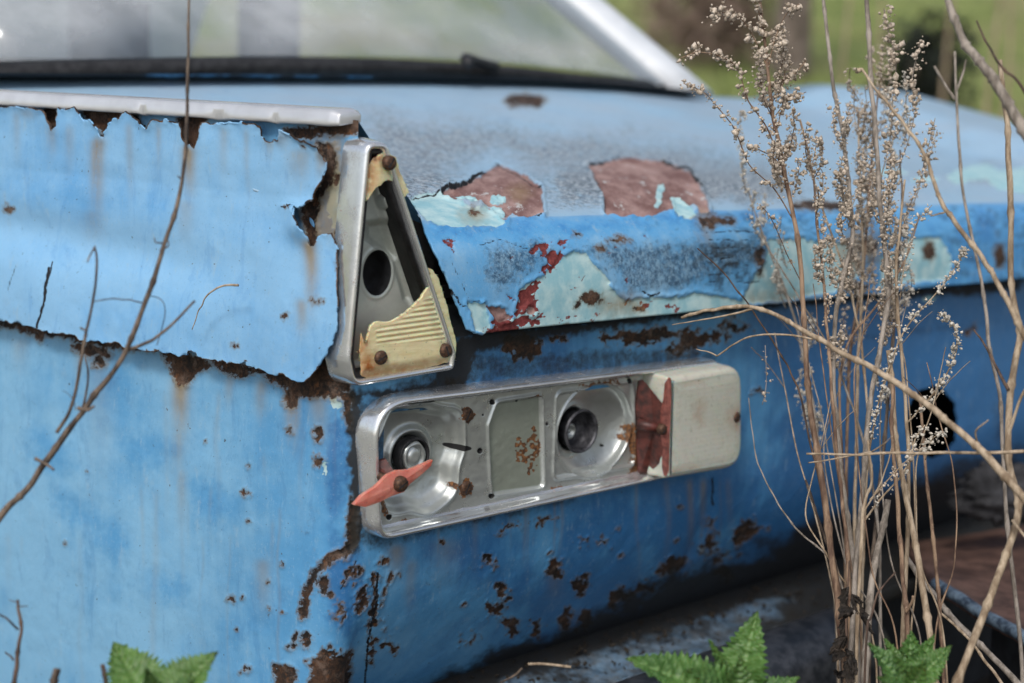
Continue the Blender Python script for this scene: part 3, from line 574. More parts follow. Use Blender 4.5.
# ------------------------------------------------------------------ lamp helpers
def screw_geo(fr, u, v, w, r=.0045, h_=.003, slot_ang=.6):
    rings = []
    a = np.linspace(0, 2*pi, 16, endpoint=False)
    for rr, ww in ((1, -.002), (1, h_*.35), (.86, h_*.8), (.55, h_), (.25, h_*1.02)): rings.append(fr.w(u+r*rr*np.cos(a), v+r*rr*np.sin(a), w+ww))
    return loft(rings)
def screw(fr, u, v, w, parent, r=.0045, h_=.003, ang=.6):
    o = obj('screw', *screw_geo(fr, u, v, w, r, h_), M['screw'], parent)
    c, s_ = cos(ang), sin(ang); V = []
    for ww in (w+h_*.7, w+h_*1.04):
        for (a_, b_) in ((-1, -.16), (1, -.16), (1, .16), (-1, .16)): V.append(fr.w(u+r*.72*(a_*c-b_*s_), v+r*.72*(a_*s_+b_*c), ww))
    obj('screw_slot', np.array(V), [(0, 1, 2, 3), (4, 5, 6, 7), (0, 1, 5, 4), (1, 2, 6, 5), (2, 3, 7, 6), (3, 0, 4, 7)], M['dark'], o, smooth=False)
    return o
def px_poly(fr, pts, w): 
    q = np.array(pts, float); a, b = fr.uv(q[:, 0], q[:, 1], w); return np.stack([a, b], 1)
def rings_of(fr, poly, prof): return [fr.w(*inset(poly, d_).T, w_) for d_, w_ in prof]

# ------------------------------------------------------------------ tail lamp
wR = .018
lamp = obj('tail_lamp', *(lambda P_: loft(rings_of(FR, P_, [(-.003, -.012), (-.001, .002), (0, .014), (.0012, .0175), (.0028, .0185), (.0045, .0175), (.0058, .013), (.007, .0075), (.010, .006)]), False, False))(
    rpoly(px_poly(FR, [(372, 402), (722, 360), (722, 467), (378, 543)], wR), [.034, .012, .012, .018], 12)), M['chrome'], car, label='long horizontal tail lamp tray with its lenses mostly gone')
outl = inset(rpoly(px_poly(FR, [(372, 402), (722, 360), (722, 467), (378, 543)], wR), [.034, .012, .012, .018], 12), .0085)
a = np.arange(outl[:, 0].min()-.002, outl[:, 0].max()+.002, .00075); b = np.arange(outl[:, 1].min()-.002, outl[:, 1].max()+.002, .00075)
A, B = np.meshgrid(a, b, indexing='ij'); Sd = sdf_poly(A, B, outl, .02)
A, B, keep = trim(A, B, Sd)
wf = .0065
def C(px_, py_, w_=wf): x_, y_ = FR.uv(px_, py_, w_); return float(x_), float(y_)
c1 = C(419, 458); c2 = C(584, 432)
def bowlh(A, B, c, r0, r1, depth, sq=0.0):
    r = np.hypot(A-c[0], (B-c[1]))
    return r
hgt = np.full(A.shape, wf)
# bowl 1: wide lobed dish with a raised socket collar
r = np.hypot(A-c1[0], B-c1[1]); th = np.arctan2(B-c1[1], A-c1[0]); r1 = .0455+.0035*np.cos(4*(th-.6))*(1)+.001*np.cos(9*th)
dish = -.019*np.sqrt(np.clip(1-(r/r1)**2, 0, 1))*sstep(1.0, .8, r/r1)*.75-.004*sstep(1.03, .95, r/r1)
hgt = hgt+dish+.0022*np.exp(-((r/r1-1.05)/.035)**2)
hgt += .006*np.exp(-((r-.0200)/.0038)**2)
hgt -= .020*sstep(.0158, .0136, r)
# middle plate, embossed
mp_ = rpoly(px_poly(FR, [(497, 403), (541, 396), (543, 487), (493, 494), (491, 480), (489, 425)], wf), .004, 4); sm = sdf_poly(A, B, mp_, .02)
hgt += -.0022*sstep(-.001, .0012, sm)+.0018*np.exp(-((sm+.0015)/.0014)**2)
gx_, gy_ = A*900, B*900
# bowl 2: rounded deep dish in a square pressing
sq = rpoly(px_poly(FR, [(557, 394), (632, 383), (634, 464), (554, 478)], wf), .006, 5); s2 = sdf_poly(A, B, sq, .02)
hgt += -.0018*sstep(-.0008, .0012, s2)+.0016*np.exp(-((s2+.0015)/.0014)**2)
r_2 = np.hypot(A-c2[0], B-c2[1])
ccx = C(596, 430); rr2 = np.hypot((A-ccx[0])/.046, (B-ccx[1])/.0415)
hgt = hgt-.020*np.sqrt(np.clip(1-rr2**2, 0, 1))*.85-.002*sstep(1.02, .97, rr2)+.0015*np.exp(-((rr2-1.03)/.03)**2)
hgt += .003*np.exp(-((r_2-.0215)/.003)**2); hgt -= .026*sstep(.0190, .0172, r_2)
ppx, ppy, _ = proj(FR.w(A, B, wf))
holes = mask(ppx, ppy, [ell(392, 417, 3, 3), ell(389, 517, 3, 3.2), ell(492, 402, 2.6, 3), ell(480, 451, 3, 3), ell(491, 496, 2.6, 3), ell(462, 448, 10, 3, 4), ell(629, 381, 2.5, 3), ell(547, 424, 1.6, 1.8), ell(598, 448, 1.8, 1.3), ell(614, 449, 1.8, 1.3), ell(518, 401, 1.5, 1.5), ell(483, 415, 1.2, 1.2)], 0, 9, 3, 4)
hgt -= .003*sstep(.5, .7, holes)*(ppx < 450)+.003*sstep(.5, .7, holes)*(ppx > 473)
hgt += .0009*(fbm(A*90, B*90, 3)-.5)
rmk = mask(ppx, ppy, [ell(467, 415, 7.5, 8.5), ell(466, 488, 7, 9), ell(452, 486, 3, 3), ell(404, 522, 4, 4), ell(398, 535, 10, 3, -15), ell(523, 452, 5, 15, -6), ell(534, 452, 5, 23, 4), ell(527, 475, 3, 8), ell(529, 500, 16, 3, -8), ell(565, 489, 14, 3, -8), ell(634, 478, 12, 7, -10), ell(636, 462, 5, 20), ell(632, 440, 4, 16), ell(384, 505, 4, 10), ell(376, 440, 3, 9), ell(535, 398, 8, 2, -8), ell(600, 384, 20, 1.5, -8)], 4.0, 6, 12, 7)
# the rust lettering-like scabs on the plate are broken up
brk = vn(ppx/2.6, ppy/2.2, 5)
plate_r = mask(ppx, ppy, [ell(523, 452, 6, 16, -6), ell(534, 452, 6, 25, 4)], 3, 9, 3, 7)
rmk = np.where(sm > .001, 0, rmk); rmk = np.maximum(rmk, sstep(.35, .6, plate_r)*sstep(.36, .56, brk)*.85)
green = sstep(.0, .002, sm)*.8+.35*np.exp(-(((ppx-470)/60)**2+((ppy-440)/50)**2))  # green reflection of grass painted into the plate and bowls
green = np.maximum(green, .5*mask(ppx, ppy, [ell(612, 404, 20, 10), ell(415, 415, 20, 8)], 6, 10, 4, 12))
gri_shade = .45+.3*fbm(ppx/12, ppy/12, 31)+.5*sstep(1.0, .6, rr2)*(ppy < 415)+.7*mask(ppx, ppy, [ell(634, 430, 10, 44), ell(640, 470, 20, 10), ell(382, 470, 6, 40), ell(405, 420, 10, 6)], 5, 10, 4, 12)+.5*sstep(.020, .016, r)+.6*sstep(.021, .018, r_2)  # dirt, plus the dark reflection in the bowl's upper half painted in
hm = np.maximum(holes, np.where(r < .0166, .2, 0)); hm = np.maximum(hm, np.where(r_2 < .0165, .62, 0)*1.0)
V, f, AT = compact(FR.w(A, B, hgt).reshape(-1, 3), gridfaces(len(a), len(b), keep), dict(rust=rmk, hole=hm, green=green, grime_shade=gri_shade))
obj('reflector_plate', V, f, M['alu'], lamp, attrs=AT)
# sockets and bulb base
a_ = np.linspace(0, 2*pi, 28, endpoint=False)
def ringgeo(fr, c, prof): return loft([fr.w(c[0]+R_*np.cos(a_), c[1]+R_*np.sin(a_), w_) for R_, w_ in prof], False, False)
obj('socket_ring', *ringgeo(FR, c1, [(.0156, wf-.014), (.0152, wf-.006), (.0145, wf-.0045), (.0134, wf-.005), (.0130, wf-.018)]), M['rubber'], lamp)
o = MB(); prof_b = [(.0125, -.012), (.0122, -.003), (.0112, -.0015), (.0095, -.0012), (.0088, -.0035), (.0072, -.004), (.0064, -.0015), (.0035, -.0010), (.001, -.0012)]
o.add(loft([FR.w(c1[0]-.0005+.92*R_*(1+.07*np.sin(3*a_+k))*np.cos(a_), c1[1]+R_*(1+.07*np.cos(4*a_+k))*np.sin(a_), wf-.003+w_) for k, (R_, w_) in enumerate(prof_b)], False, True)); o.build('bulb_base', M['alu'], lamp, attrs=dict(grime_shade=np.full(len(prof_b)*28, .9)))
obj('socket_ring', *ringgeo(FR, c2, [(.0200, wf-.004), (.0192, wf-.0015), (.0180, wf-.0016), (.0172, wf-.005), (.0165, wf-.022), (.012, wf-.023), (.004, wf-.0235)]), simple_mat('socket_grey', (.03, .03, .035), (.10, .10, .11), 120, .45, metal=.5), lamp)
cb = (c2[0]-.006, c2[1]-.001)
obj('bulb_contact', *ringgeo(FR, cb, [(.0075, wf-.0225), (.0075, wf-.012), (.006, wf-.0105), (.0045, wf-.011), (.0043, wf-.016), (.002, wf-.0155), (.0018, wf-.012), (.0002, wf-.0118)]), M['alu'], lamp, attrs=dict(grime_shade=np.full(8*28, .8)))
for (x_, y_, r_) in ((467, 415, .0062), (466, 488, .0060)):
    cu, cv = C(x_, y_); screw(FR, cu, cv, wf, lamp, r_, .0022, 1.1)
# cream lens block that is still there
wl = .036
lp = rpoly(px_poly(FR, [(669, 377), (744, 364), (744, 468), (666, 481)], wl), [.004, .024, .024, .005], 8)
n0 = len(lp)
rg = rings_of(FR, lp, [(-.0005, .004), (0, .016), (.0004, wl-.008), (.0016, wl-.0035), (.0040, wl-.0008), (.0070, wl)])
lens = obj('lens_block', *loft(rg), M['cream'], lamp, label='cream ribbed lens block left on the right end of the tail lamp')
cu, cv = lp.mean(0)
li_ = inset(lp, .0066); a = np.arange(li_[:, 0].min()-.001, li_[:, 0].max()+.001, .0012); b = np.arange(li_[:, 1].min()-.001, li_[:, 1].max()+.001, .0006); A, B = np.meshgrid(a, b, indexing='ij'); Sd = sdf_poly(A, B, li_, .02); A, B, keep = trim(A, B, Sd)
V, f, AT = compact(FR.w(A, B, wl+.0003+.0006*sstep(0, .01, sdf_poly(A, B, li_, .03))+.00002*np.sin(B*2*pi/.0046)).reshape(-1, 3), gridfaces(len(a), len(b), keep), dict(stain=mask(*proj(FR.w(A, B, wl))[:2], [ell(699, 412, 2, 12), ell(690, 378, 10, 3), ell(737, 417, 8, 9), ell(680, 474, 20, 4)], 4, 8, 3, 8)*.5))
obj('ribbed_face', V, f, M['cream'], lens, attrs=AT)
for (x_, y_) in ((737, 417),):
    q = px_poly(FR, [(x_, y_)], wl)[0]; screw(FR, q[0]-.001, q[1], wl, lens, .0050, .0022, .3)
# red lens remains covering the block's open left end
def plate_px(fr, pts3, th, m, name, parent, **kw):
    P0 = np.array([at(x_, y_, d_) for x_, y_, d_ in pts3]); c = P0.mean(0); n = nrm(np.cross(P0[1]-P0[0], P0[2]-P0[0])); n = n*-np.sign(n@FW)
    V = np.concatenate([P0, P0-n*th]); k = len(P0)
    F_ = [tuple(range(k)), tuple(range(2*k-1, k-1, -1))]+[(i, (i+1) % k, k+(i+1) % k, k+i) for i in range(k)]
    return obj(name, V, F_, m, parent, smooth=False, **kw)
def dep(fr, x_, y_, w_):
    a_, b_ = fr.uv(x_, y_, w_); return float(proj(fr.w(a_, b_, w_))[2])
def fpts(fr, pts, th, m, name, parent, dome=0.0, smooth=False, **kw):
    """thin plate from (px, py, w) corners"""
    P0 = np.array([fr.w(*[float(q) for q in fr.uv(x_, y_, w_)], w_) for x_, y_, w_ in pts])
    c = P0.mean(0)+fr.N*dome; k = len(P0); V = np.concatenate([P0, P0-fr.N*th, [c], [c-fr.N*th]])
    F_ = []
    for i in range(k):
        j = (i+1) % k; F_ += [(i, j, 2*k), (k+j, k+i, 2*k+1), (i, k+i, k+j, j)]
    o_ = obj(name, V, F_, m, parent, smooth=smooth, **kw); return o_
fpts(FR, [(639, 381, .009), (643, 380, .012), (650, 388, .018), (658, 398, .026), (666, 408, .033), (667.5, 424, .0345), (667.5, 440, .0345), (666, 456, .033), (657, 466, .025), (648, 474, .013), (639, 476, .008), (636, 450, .007), (639, 430, .011), (636, 410, .008)], .002, M['darkred'], 'red_lens_remnant', lamp, .004)
fpts(FR, [(667, 384, .034), (671, 378, .0368), (671.5, 395, .0372), (670.5, 420, .0372), (669.5, 445, .0372), (669, 470, .037), (666, 476, .035), (663, 462, .031), (665, 448, .033), (662, 430, .032), (663, 412, .032), (666, 398, .034)], .003, simple_mat('worn_red_plastic', (.10, .03, .024), (.28, .09, .07), 120, .5), 'red_lens_edge', lamp, .0005)
V, Fc = tube(np.array([FR.w(*[float(q) for q in FR.uv(637, 424, .014)], .014), FR.w(*[float(q) for q in FR.uv(664, 429, .030)], .030)]), [.0055, .004], 12); pt = obj('screw_pillar', V, Fc, M['darkred'], lamp)
q = px_poly(FR, [(662, 429)], .031)[0]; screw(FR, q[0], q[1], .031, lamp, .0052, .004, .9)
# broken red shard on its long screw at the left end
wS = .040
sh = [(354, 505, wS), (362, 496, wS), (376, 487, wS+.001), (388, 475, wS+.001), (397, 471, wS), (410, 470, wS-.001), (424, 464, wS-.002), (433, 460, wS-.003), (431, 466, wS-.003), (420, 476, wS-.001), (410, 484, wS), (404, 492, wS+.001), (392, 496, wS+.001), (380, 502, wS), (366, 507, wS)]
fpts(FR, sh, .0035, M['redlens'], 'red_lens_shard', lamp, .003, label='broken salmon-red lens shard held by one screw')
q = px_poly(FR, [(398, 483)], wS)[0]
V, Fc = tube(np.array([FR.w(q[0], q[1], 0), FR.w(q[0], q[1], wS-.003)]), [.004, .003], 10); obj('screw_pillar', V, Fc, M['screw'], lamp)
screw(FR, q[0], q[1], wS+.003, lamp, .0060, .004, .5)
fpts(FR, [(374, 463, .012), (386, 459, .016), (393, 470, .022), (389, 478, .022), (376, 481, .014)], .003, M['darkred'], 'red_lens_remnant', lamp, .001)

# ------------------------------------------------------------------ corner lamp (triangular)
UF = nrm(dR*1.0+dS*-.10)
FC = Frame(at(372, 270, 1.075), UF, W)
wC = .017
cp = px_poly(FC, [(366, 141), (389, 142), (458, 352), (456, 371), (352, 389), (346, 360)], wC)
cpo = rpoly(cp, [.010, .009, .006, .006, .014, .02], 10)
clamp_ = obj('corner_lamp', *loft(rings_of(FC, cpo, [(-.002, -.012), (-.0012, .0), (0, .010), (.0006, .0135), (.0016, .0158), (.0030, .0168), (.0044, .0162), (.0056, .0135), (.0060, .006)]), False, False), M['chrome'], car, label='triangular chrome-rimmed corner lamp with its lens broken through the middle')
gk = rings_of(FC, cpo, [(.0058, .011), (.0072, .0125), (.0090, .0118), (.0100, .008), (.0104, -.006), (.011, -.014)])
obj('gasket', *loft(gk, False, False), M['rubber'], clamp_)
# reflector bucket
inn = inset(cpo, .0105); x0, y0 = inn.min(0); x1, y1 = inn.max(0)
a = np.arange(x0-.001, x1+.001, .0008); b = np.arange(y0-.001, y1+.001, .0008); A, B = np.meshgrid(a, b, indexing='ij'); wb = -.006; hu, hv = FC.uv(377, 273, wb); HE = np.array([(float(hu)+.0125*cos(t_), float(hv)+.0175*sin(t_)) for t_ in np.linspace(0, 2*pi, 48, endpoint=False)])
Sd = np.minimum(sdf_poly(A, B, inn, .03), -sdf_poly(A, B, HE, .03)); A, B, keep = trim(A, B, Sd); Sd = sdf_poly(A, B, inn, .02)
ex, ey, _ = proj(FC.w(A, B, wb))
hgt = wb+.004*sstep(.006, 0, Sd)
hd_ = -sdf_poly(A, B, HE, .05); ring_ = np.exp(-((hd_-.0018)/.0014)**2)
hgt = hgt+.0006*ring_
up = mask(ex, ey, [[(366, 222), (392, 218), (405, 250), (425, 300), (420, 312), (404, 300), (394, 262), (366, 240)]], 0, 9, 3, 12); hgt -= .005*sstep(.4, .8, up)
bs = mask(ex, ey, [ell(382, 200, 7.5, 10)], 0, 9, 3, 8); hgt += .005*sstep(.5, .75, bs)
V, f, AT = compact(FC.w(A, B, hgt).reshape(-1, 3), gridfaces(len(a), len(b), keep), dict(grime_shade=.0+.3*sstep(.4, .8, up), green=.15+.3*up, rust=.3*mask(ex, ey, [ell(415, 345, 40, 20)], 5, 9, 3, 10)))
M['bucket'] = metal_mat('dull_pale_reflector', (.56, .60, .56), .30, .3, .35, .1, metal=.4)
obj('reflector_bucket', V, f, M['bucket'], clamp_, attrs=AT)
hc_ = HE.mean(0); obj('socket_tube', *loft([FC.w(*(hc_+(HE-hc_)*k_).T, w_) for k_, w_ in ((1.02, wb+.0004), (.98, wb-.004), (.92, wb-.016), (.8, wb-.024), (.3, wb-.026))]), M['dark'], clamp_)
# inner wire seal on the right
V, Fc = tube(catmull(np.array([FC.w(*[float(q) for q in FC.uv(x_, y_, .006)], .006) for x_, y_ in ((386, 182), (396, 205), (410, 250), (424, 292), (432, 322))]), 6), .0022, 8); obj('lens_seal', V, Fc, M['rubber'], clamp_)
V, Fc = tube(catmull(np.array([FC.w(*[float(q) for q in FC.uv(x_, y_, .009)], .009) for x_, y_ in ((388, 184), (399, 205), (413, 250), (427, 294))]), 6), .0008, 6); obj('lens_wire', V, Fc, M['trim'], clamp_)
# lens remains: sheet cut from the full lens shape, with moulded ribs on the lower piece
def lens_piece(poly_px, name, ribs, seed, stainpoly):
    wl_ = .0135
    a = np.arange(x0-.006, x1+.008, .0007); b = np.arange(y0-.006, y1+.006, .0007); A, B = np.meshgrid(a, b, indexing='ij')
    def zz(A, B):
        z = wl_+.0035*sstep(0, .012, sdf_poly(A, B, inset(cpo, .004), .03)); return z
    ex, ey, _ = proj(FC.w(A, B, zz(A, B))); Sd = sdf_poly(ex+1.0*(vn(ex/3, ey/3, seed)-.5), ey+1.2*(vn(ex/3, ey/3, seed+1)-.5), poly_px, 40)
    A, B, keep = trim(A, B, Sd); z = zz(A, B); ex, ey, _ = proj(FC.w(A, B, z))
    if ribs:
        rm = mask(ex, ey, [[(375, 328), (396, 322), (420, 304), (436, 288), (452, 340), (376, 345)]], 0, 9, 3, 4)
        z = z+.0006*np.sin((ey+ex*.14)*2*pi/5.1)*sstep(.4, .9, rm)
    st = mask(ex, ey, stainpoly, 4, 9, 4, 8)
    V, f, AT = compact(FC.w(A, B, z).reshape(-1, 3), gridfaces(len(a), len(b), keep), dict(stain=st))
    o = obj(name, V, f, M['amber'], clamp_, attrs=AT); md = o.modifiers.new('thickness', 'SOLIDIFY'); md.thickness = .0028; md.offset = -1
    return o
lens_piece([(369, 165), (374, 158), (385, 152), (396, 157), (400, 172), (409, 192), (405, 197), (399, 192), (395, 182), (388, 179), (382, 184), (377, 187), (372, 193), (366, 202), (364, 190)], 'lens_fragment', False, 3, [ell(370, 178, 5, 14), ell(376, 160, 6, 4)])
lens_piece([(361, 333), (365, 344), (371, 325), (378, 321), (390, 322), (401, 316), (412, 307), (421, 298), (430, 285), (431, 274), (425, 266), (433, 270), (439, 280), (447, 305), (457, 345), (455, 360), (430, 367), (400, 373), (370, 379), (362, 376), (359, 352)], 'lens_fragment', True, 7, [ell(368, 366, 9, 11), ell(400, 374, 50, 5, -8), ell(362, 345, 3, 10)])
for (x_, y_) in ((391, 163), (382, 358), (447, 351)):
    u_, v_ = FC.uv(x_, y_, .019); screw(FC, float(u_), float(v_), .0165, clamp_, .0056, .0035, random.random()*3)

# ------------------------------------------------------------------ valance ledge and bumper under the rear panel
fl = H_PB
u_a, v_a = FR.uv(700, 652, .03); v_a = float(v_a)
prf = [(-.10, fl+.012), (-.05, fl-.002), (-.01, fl-.006), (.02, (fl+v_a)/2-.006), (.03, v_a), (.032, v_a-.014), (.025, v_a-.02)]
pr = catmull([(x_, y_, 0) for x_, y_ in prf], 6); L = np.arange(-.12, 1.5, .004)
A, B = np.meshgrid(L, np.arange(len(pr)), indexing='ij'); wv = pr[B.astype(int), 0]; vv = pr[B.astype(int), 1]+.002*(fbm(A*20, B/4., 4)-.5)
P = FR.w(A, vv, wv); px, py, _ = proj(P)
V, f, AT = compact(P.reshape(-1, 3), gridfaces(len(L), len(pr)), dict(grime_shade=.20+.62*(fbm(px/24, py/8, 3))+.5*sstep(740, 850, px)+.6*sstep(-.055, -.075, wv), lichen=.25+.35*fbm(px/14, py/8, 5), stain=.35*fbm(px/30, py/10, 6), chalk=np.full(px.shape, .35), fade_shade=np.full(px.shape, .25), rust=.3*fbm(px/9, py/9, 4)+.2))
obj('valance_ledge', V, f, M['body'], car, attrs=AT)
u_b, v_b = FR.uv(700, 668, .06); v_b = float(v_b)
M['bumper'] = simple_mat('dull_dark_bumper', (.03, .034, .04), (.085, .09, .10), 60, .38, metal=.5)
prf = [(.034, v_b-.012), (.040, v_b+.002), (.055, v_b+.007), (.085, v_b+.004), (.105, v_b-.012), (.112, v_b-.04), (.105, v_b-.07), (.07, v_b-.085), (.03, v_b-.08)]
pr = catmull([(x_, y_, 0) for x_, y_ in prf], 5); L = np.concatenate([np.arange(.10, .60, .01), [.612, .618, .621]]); rings = []
for l_ in L:
    k = 1.0
    if l_ > .60: k = [.96, .85, .6][int(np.argmin(abs(np.array([.612, .618, .621])-l_)))]
    rings.append(FR.w(np.full(len(pr), l_), v_b-.04+(pr[:, 1]-v_b+.04)*k, .07+(pr[:, 0]-.07)*k))
V, Fc = loft(rings, True, True); obj('bumper', V, Fc, M['bumper'], car)
mb = MB(); mb.add(box(FR, .0, 1.45, -CAM[2]+.3, fl-.03, -.16, -.10)); mb.build('under_bumper_shade', M['dark'], car, smooth=False)  # near-black box added for the deep shade under the bumper

# ------------------------------------------------------------------ rear window, pillar, roof, cabin
def wn(u_, t_): return Q(u_, .64+t_*.40, H_WIN+.012+t_*.30+dhw(u_)*(1-t_))
g = G('dusty_glass'); n = g.noise(3.0, 3, .6); n2 = g.noise(40, 4, .6)
g.out(g.mix(g.ramp(g.noise(2.2, 3, .6), .35, .65), (.34, .39, .44), (.78, .80, .81)), .12); g.b.inputs['Specular IOR Level'].default_value = 1.0
tr = g.t.nodes.new('ShaderNodeBsdfTransparent'); mx = g.t.nodes.new('ShaderNodeMixShader'); tr.inputs[0].default_value = (.90, .93, .95, 1)
g.set(mx.inputs[0], g.ramp(g.m_('ADD', g.m_('MULTIPLY', n, .8), g.m_('MULTIPLY', n2, .2)),   .35, .65, .14, .42)); g.t.links.new(tr.outputs[0], mx.inputs[1]); g.t.links.new(g.b.outputs[0], mx.inputs[2])
g.t.links.new(mx.outputs[0], g.t.nodes['Material Output'].inputs['Surface']); M['glass'] = g.m
rows = []
for t_ in np.linspace(0, 1, 8):
    u_ = np.linspace(.14+.10*t_, 1.17-.10*t_, 20); rows.append(wn(u_, t_)+(.02*np.sin(np.linspace(0, pi, 20)))[:, None]*nrm(W-dS))
glass = obj('rear_window', np.concatenate(rows), gridfaces(8, 20), M['glass'], car)
md = glass.modifiers.new('t', 'SOLIDIFY'); md.thickness = .004
R0 = rows[0]
V, Fc = tube(np.vstack([wn(.10, .02), R0-.012*W, wn(1.19, .02)]), np.linspace(.015, .007, 22), 8); obj('window_gasket', V, Fc, M['rubber'], glass)
# gutter in front of the window, dark with flecks of blue
L = np.linspace(.02, 1.2, 200); rings = []
A, B = np.meshgrid(L, np.linspace(0, 1, 14), indexing='ij'); P = Q(A, .575+.09*B, H_WIN+.004+.014*B-.012*np.sin(B*pi)+dhw(A)); px, py, _ = proj(P)
V, f, AT = compact(P.reshape(-1, 3), gridfaces(200, 14), dict(grime_shade=1.1-.9*mask(px, py, [ell(165+i*48, 74, 24, 4) for i in range(5)]+[ell(10, 84, 20, 3), ell(350, 74, 14, 5)], 4, 9, 3, 5), fade_shade=np.full(px.shape, .2)))
obj('window_gutter', V, f, M['body'], car, attrs=AT)
V, Fc = tube(catmull([Q(.70, .56, H_WIN+.02+dhw(.75)), Q(.72, .585, H_WIN+.028+dhw(.75)), Q(.76, .60, H_WIN+.024+dhw(.75)), Q(.80, .61, H_WIN+.02+dhw(.75))], 4), .007, 8); obj('hinge_lump', V, Fc, M['rubber'], car)
M['white'] = simple_mat('white_pillar_reflection', (.62, .65, .68), (.74, .76, .78), 8, .35, bump=.1)  # white reflection of the chrome trim put into the base colour
def pillar(us, name):
    rings = []
    for t_ in np.linspace(-.05, 1.02, 10):
        u0_, u1_ = us(t_); c0 = wn(u0_, t_); c1 = wn(u1_, t_); n_ = nrm(W-dS)*.02
        rings.append(np.array([c0-n_, c0+n_*.6, c0*.7+c1*.3+n_, c0*.3+c1*.7+n_, c1+n_*.5, c1-n_]))
    return obj(name, *loft(rings, True, True), M['white'], car)
pillar(lambda t_: (1.175-.11*t_, 1.25-.11*t_), 'rear_pillar'); pillar(lambda t_: (.02+.1*t_, .12+.1*t_), 'rear_pillar')
top = wn(np.linspace(.1, 1.25, 10), 1.0); V = np.concatenate([top+nrm(dS)*k*.35+W*.03*math.sin(k/3*pi) for k in range(4)]); o = obj('roof', V, gridfaces(4, 10), M['body'], car); md = o.modifiers.new('t', 'SOLIDIFY'); md.thickness = .03
M['seatcloth'] = simple_mat('navy_seat_cloth', (.012, .02, .05), (.03, .045, .09), 50, .8)
M['lining'] = simple_mat('grey_lining', (.25, .25, .25), (.42, .42, .41), 12, .8)
def rbox(name, u0_, u1_, l0, l1, h0, h1, m, parent):
    V = np.array([Q(a_, b_, c_) for c_ in (h0, h1) for b_ in (l0, l1) for a_ in (u0_, u1_)]); o = obj(name, V, [(0, 2, 3, 1), (4, 5, 7, 6), (0, 1, 5, 4), (2, 6, 7, 3), (0, 4, 6, 2), (1, 3, 7, 5)], m, parent)
    md = o.modifiers.new('b', 'BEVEL'); md.width = .03; md.segments = 3; return o
rbox('parcel_shelf', .1, 1.3, .68, 1.0, H_WIN-.12, H_WIN-.08, M['lining'], car)
for (xa, xb, l_) in ((92, 158, 1.45), (262, 308, 1.45)):
    hh = H_WIN; ua = None
    us = np.linspace(-.5, 2.5, 600); pxs = proj(Q(us, l_, hh+.1))[0]; ua, ub = np.interp([xa, xb], pxs, us)
    rbox('seat_back', ua, ub, l_, l_+.08, hh-.2, hh+.42, M['seatcloth'], car)
g = G('hazy_windscreen'); trn = g.t.nodes.new('ShaderNodeBsdfTranslucent'); mx = g.t.nodes.new('ShaderNodeMixShader'); g.out(g.mix(g.ramp(g.noise(4, 4, .6), .35, .65), (.40, .43, .46), (.72, .73, .72)), .4)
g.set(trn.inputs[0], g.mix(g.ramp(g.noise(4, 4, .6), .35, .65), (.62, .66, .70), (.92, .93, .92))); mx.inputs[0].default_value = .75; g.t.links.new(g.b.outputs[0], mx.inputs[1]); g.t.links.new(trn.outputs[0], mx.inputs[2]); g.t.links.new(mx.outputs[0], g.t.nodes['Material Output'].inputs['Surface'])
A, B = np.meshgrid(np.linspace(.0, 1.35, 12), np.linspace(0, 1, 6), indexing='ij'); obj('windscreen', Q(A, 1.95-.25*B, H_WIN-.12+.55*B).reshape(-1, 3), gridfaces(12, 6), g.m, car)
rbox('dashboard', .15, 1.3, 1.9, 2.1, H_WIN-.25, H_WIN-.02, M['dark'], car)

# ------------------------------------------------------------------ rusty sheet at the right
M['rustsheet'] = simple_mat('brown_rusty_sheet', (.055, .026, .017), (.16, .085, .06), 30, .7, 6, .5, .002)
Z = [at(905, 560, 1.62), at(1060, 508, 1.95), at(1160, 610, 1.55), at(940, 590, 1.38), at(1060, 668, 1.20)]
p0, p1, p2, p3 = at(938, 578, 1.40), at(1090, 672, 1.18), at(1180, 500, 1.9), at(900, 545, 1.75)
n_ = nrm(np.cross(p1-p0, p3-p0)); n_ *= np.sign(n_@W)
A, B = np.meshgrid(np.linspace(0, 1, 60), np.linspace(0, 1, 60), indexing='ij')
P = (1-A)[..., None]*((1-B)[..., None]*p0+B[..., None]*p3)+A[..., None]*((1-B)[..., None]*p1+B[..., None]*p2)+(.008*(fbm(A*5, B*5, 3)-.5))[..., None]*n_
st = empty('rusty_sheet', p0*np.array([1, 1, 0]), label='brown rusted steel sheet lying at right behind the dry stalks', cat='metal sheet')
o = obj('sheet', P.reshape(-1, 3), gridfaces(60, 60), M['rustsheet'], st); md = o.modifiers.new('t', 'SOLIDIFY'); md.thickness = .012
V, Fc = tube(P[:, 0]-n_*.004, .006, 8); obj('edge_bead', V, Fc, simple_mat('blue_bead', (.02, .03, .05), (.16, .22, .28), 90, .5), st)
mb = MB(); Fg = Frame(p0, nrm(p1-p0), np.array([0, 0, 1.]))
mb.add(box(Fg, .02, .3, -.5, -.03, -.30, -.05)); mb.build('support_block', M['dark'], st, smooth=False)
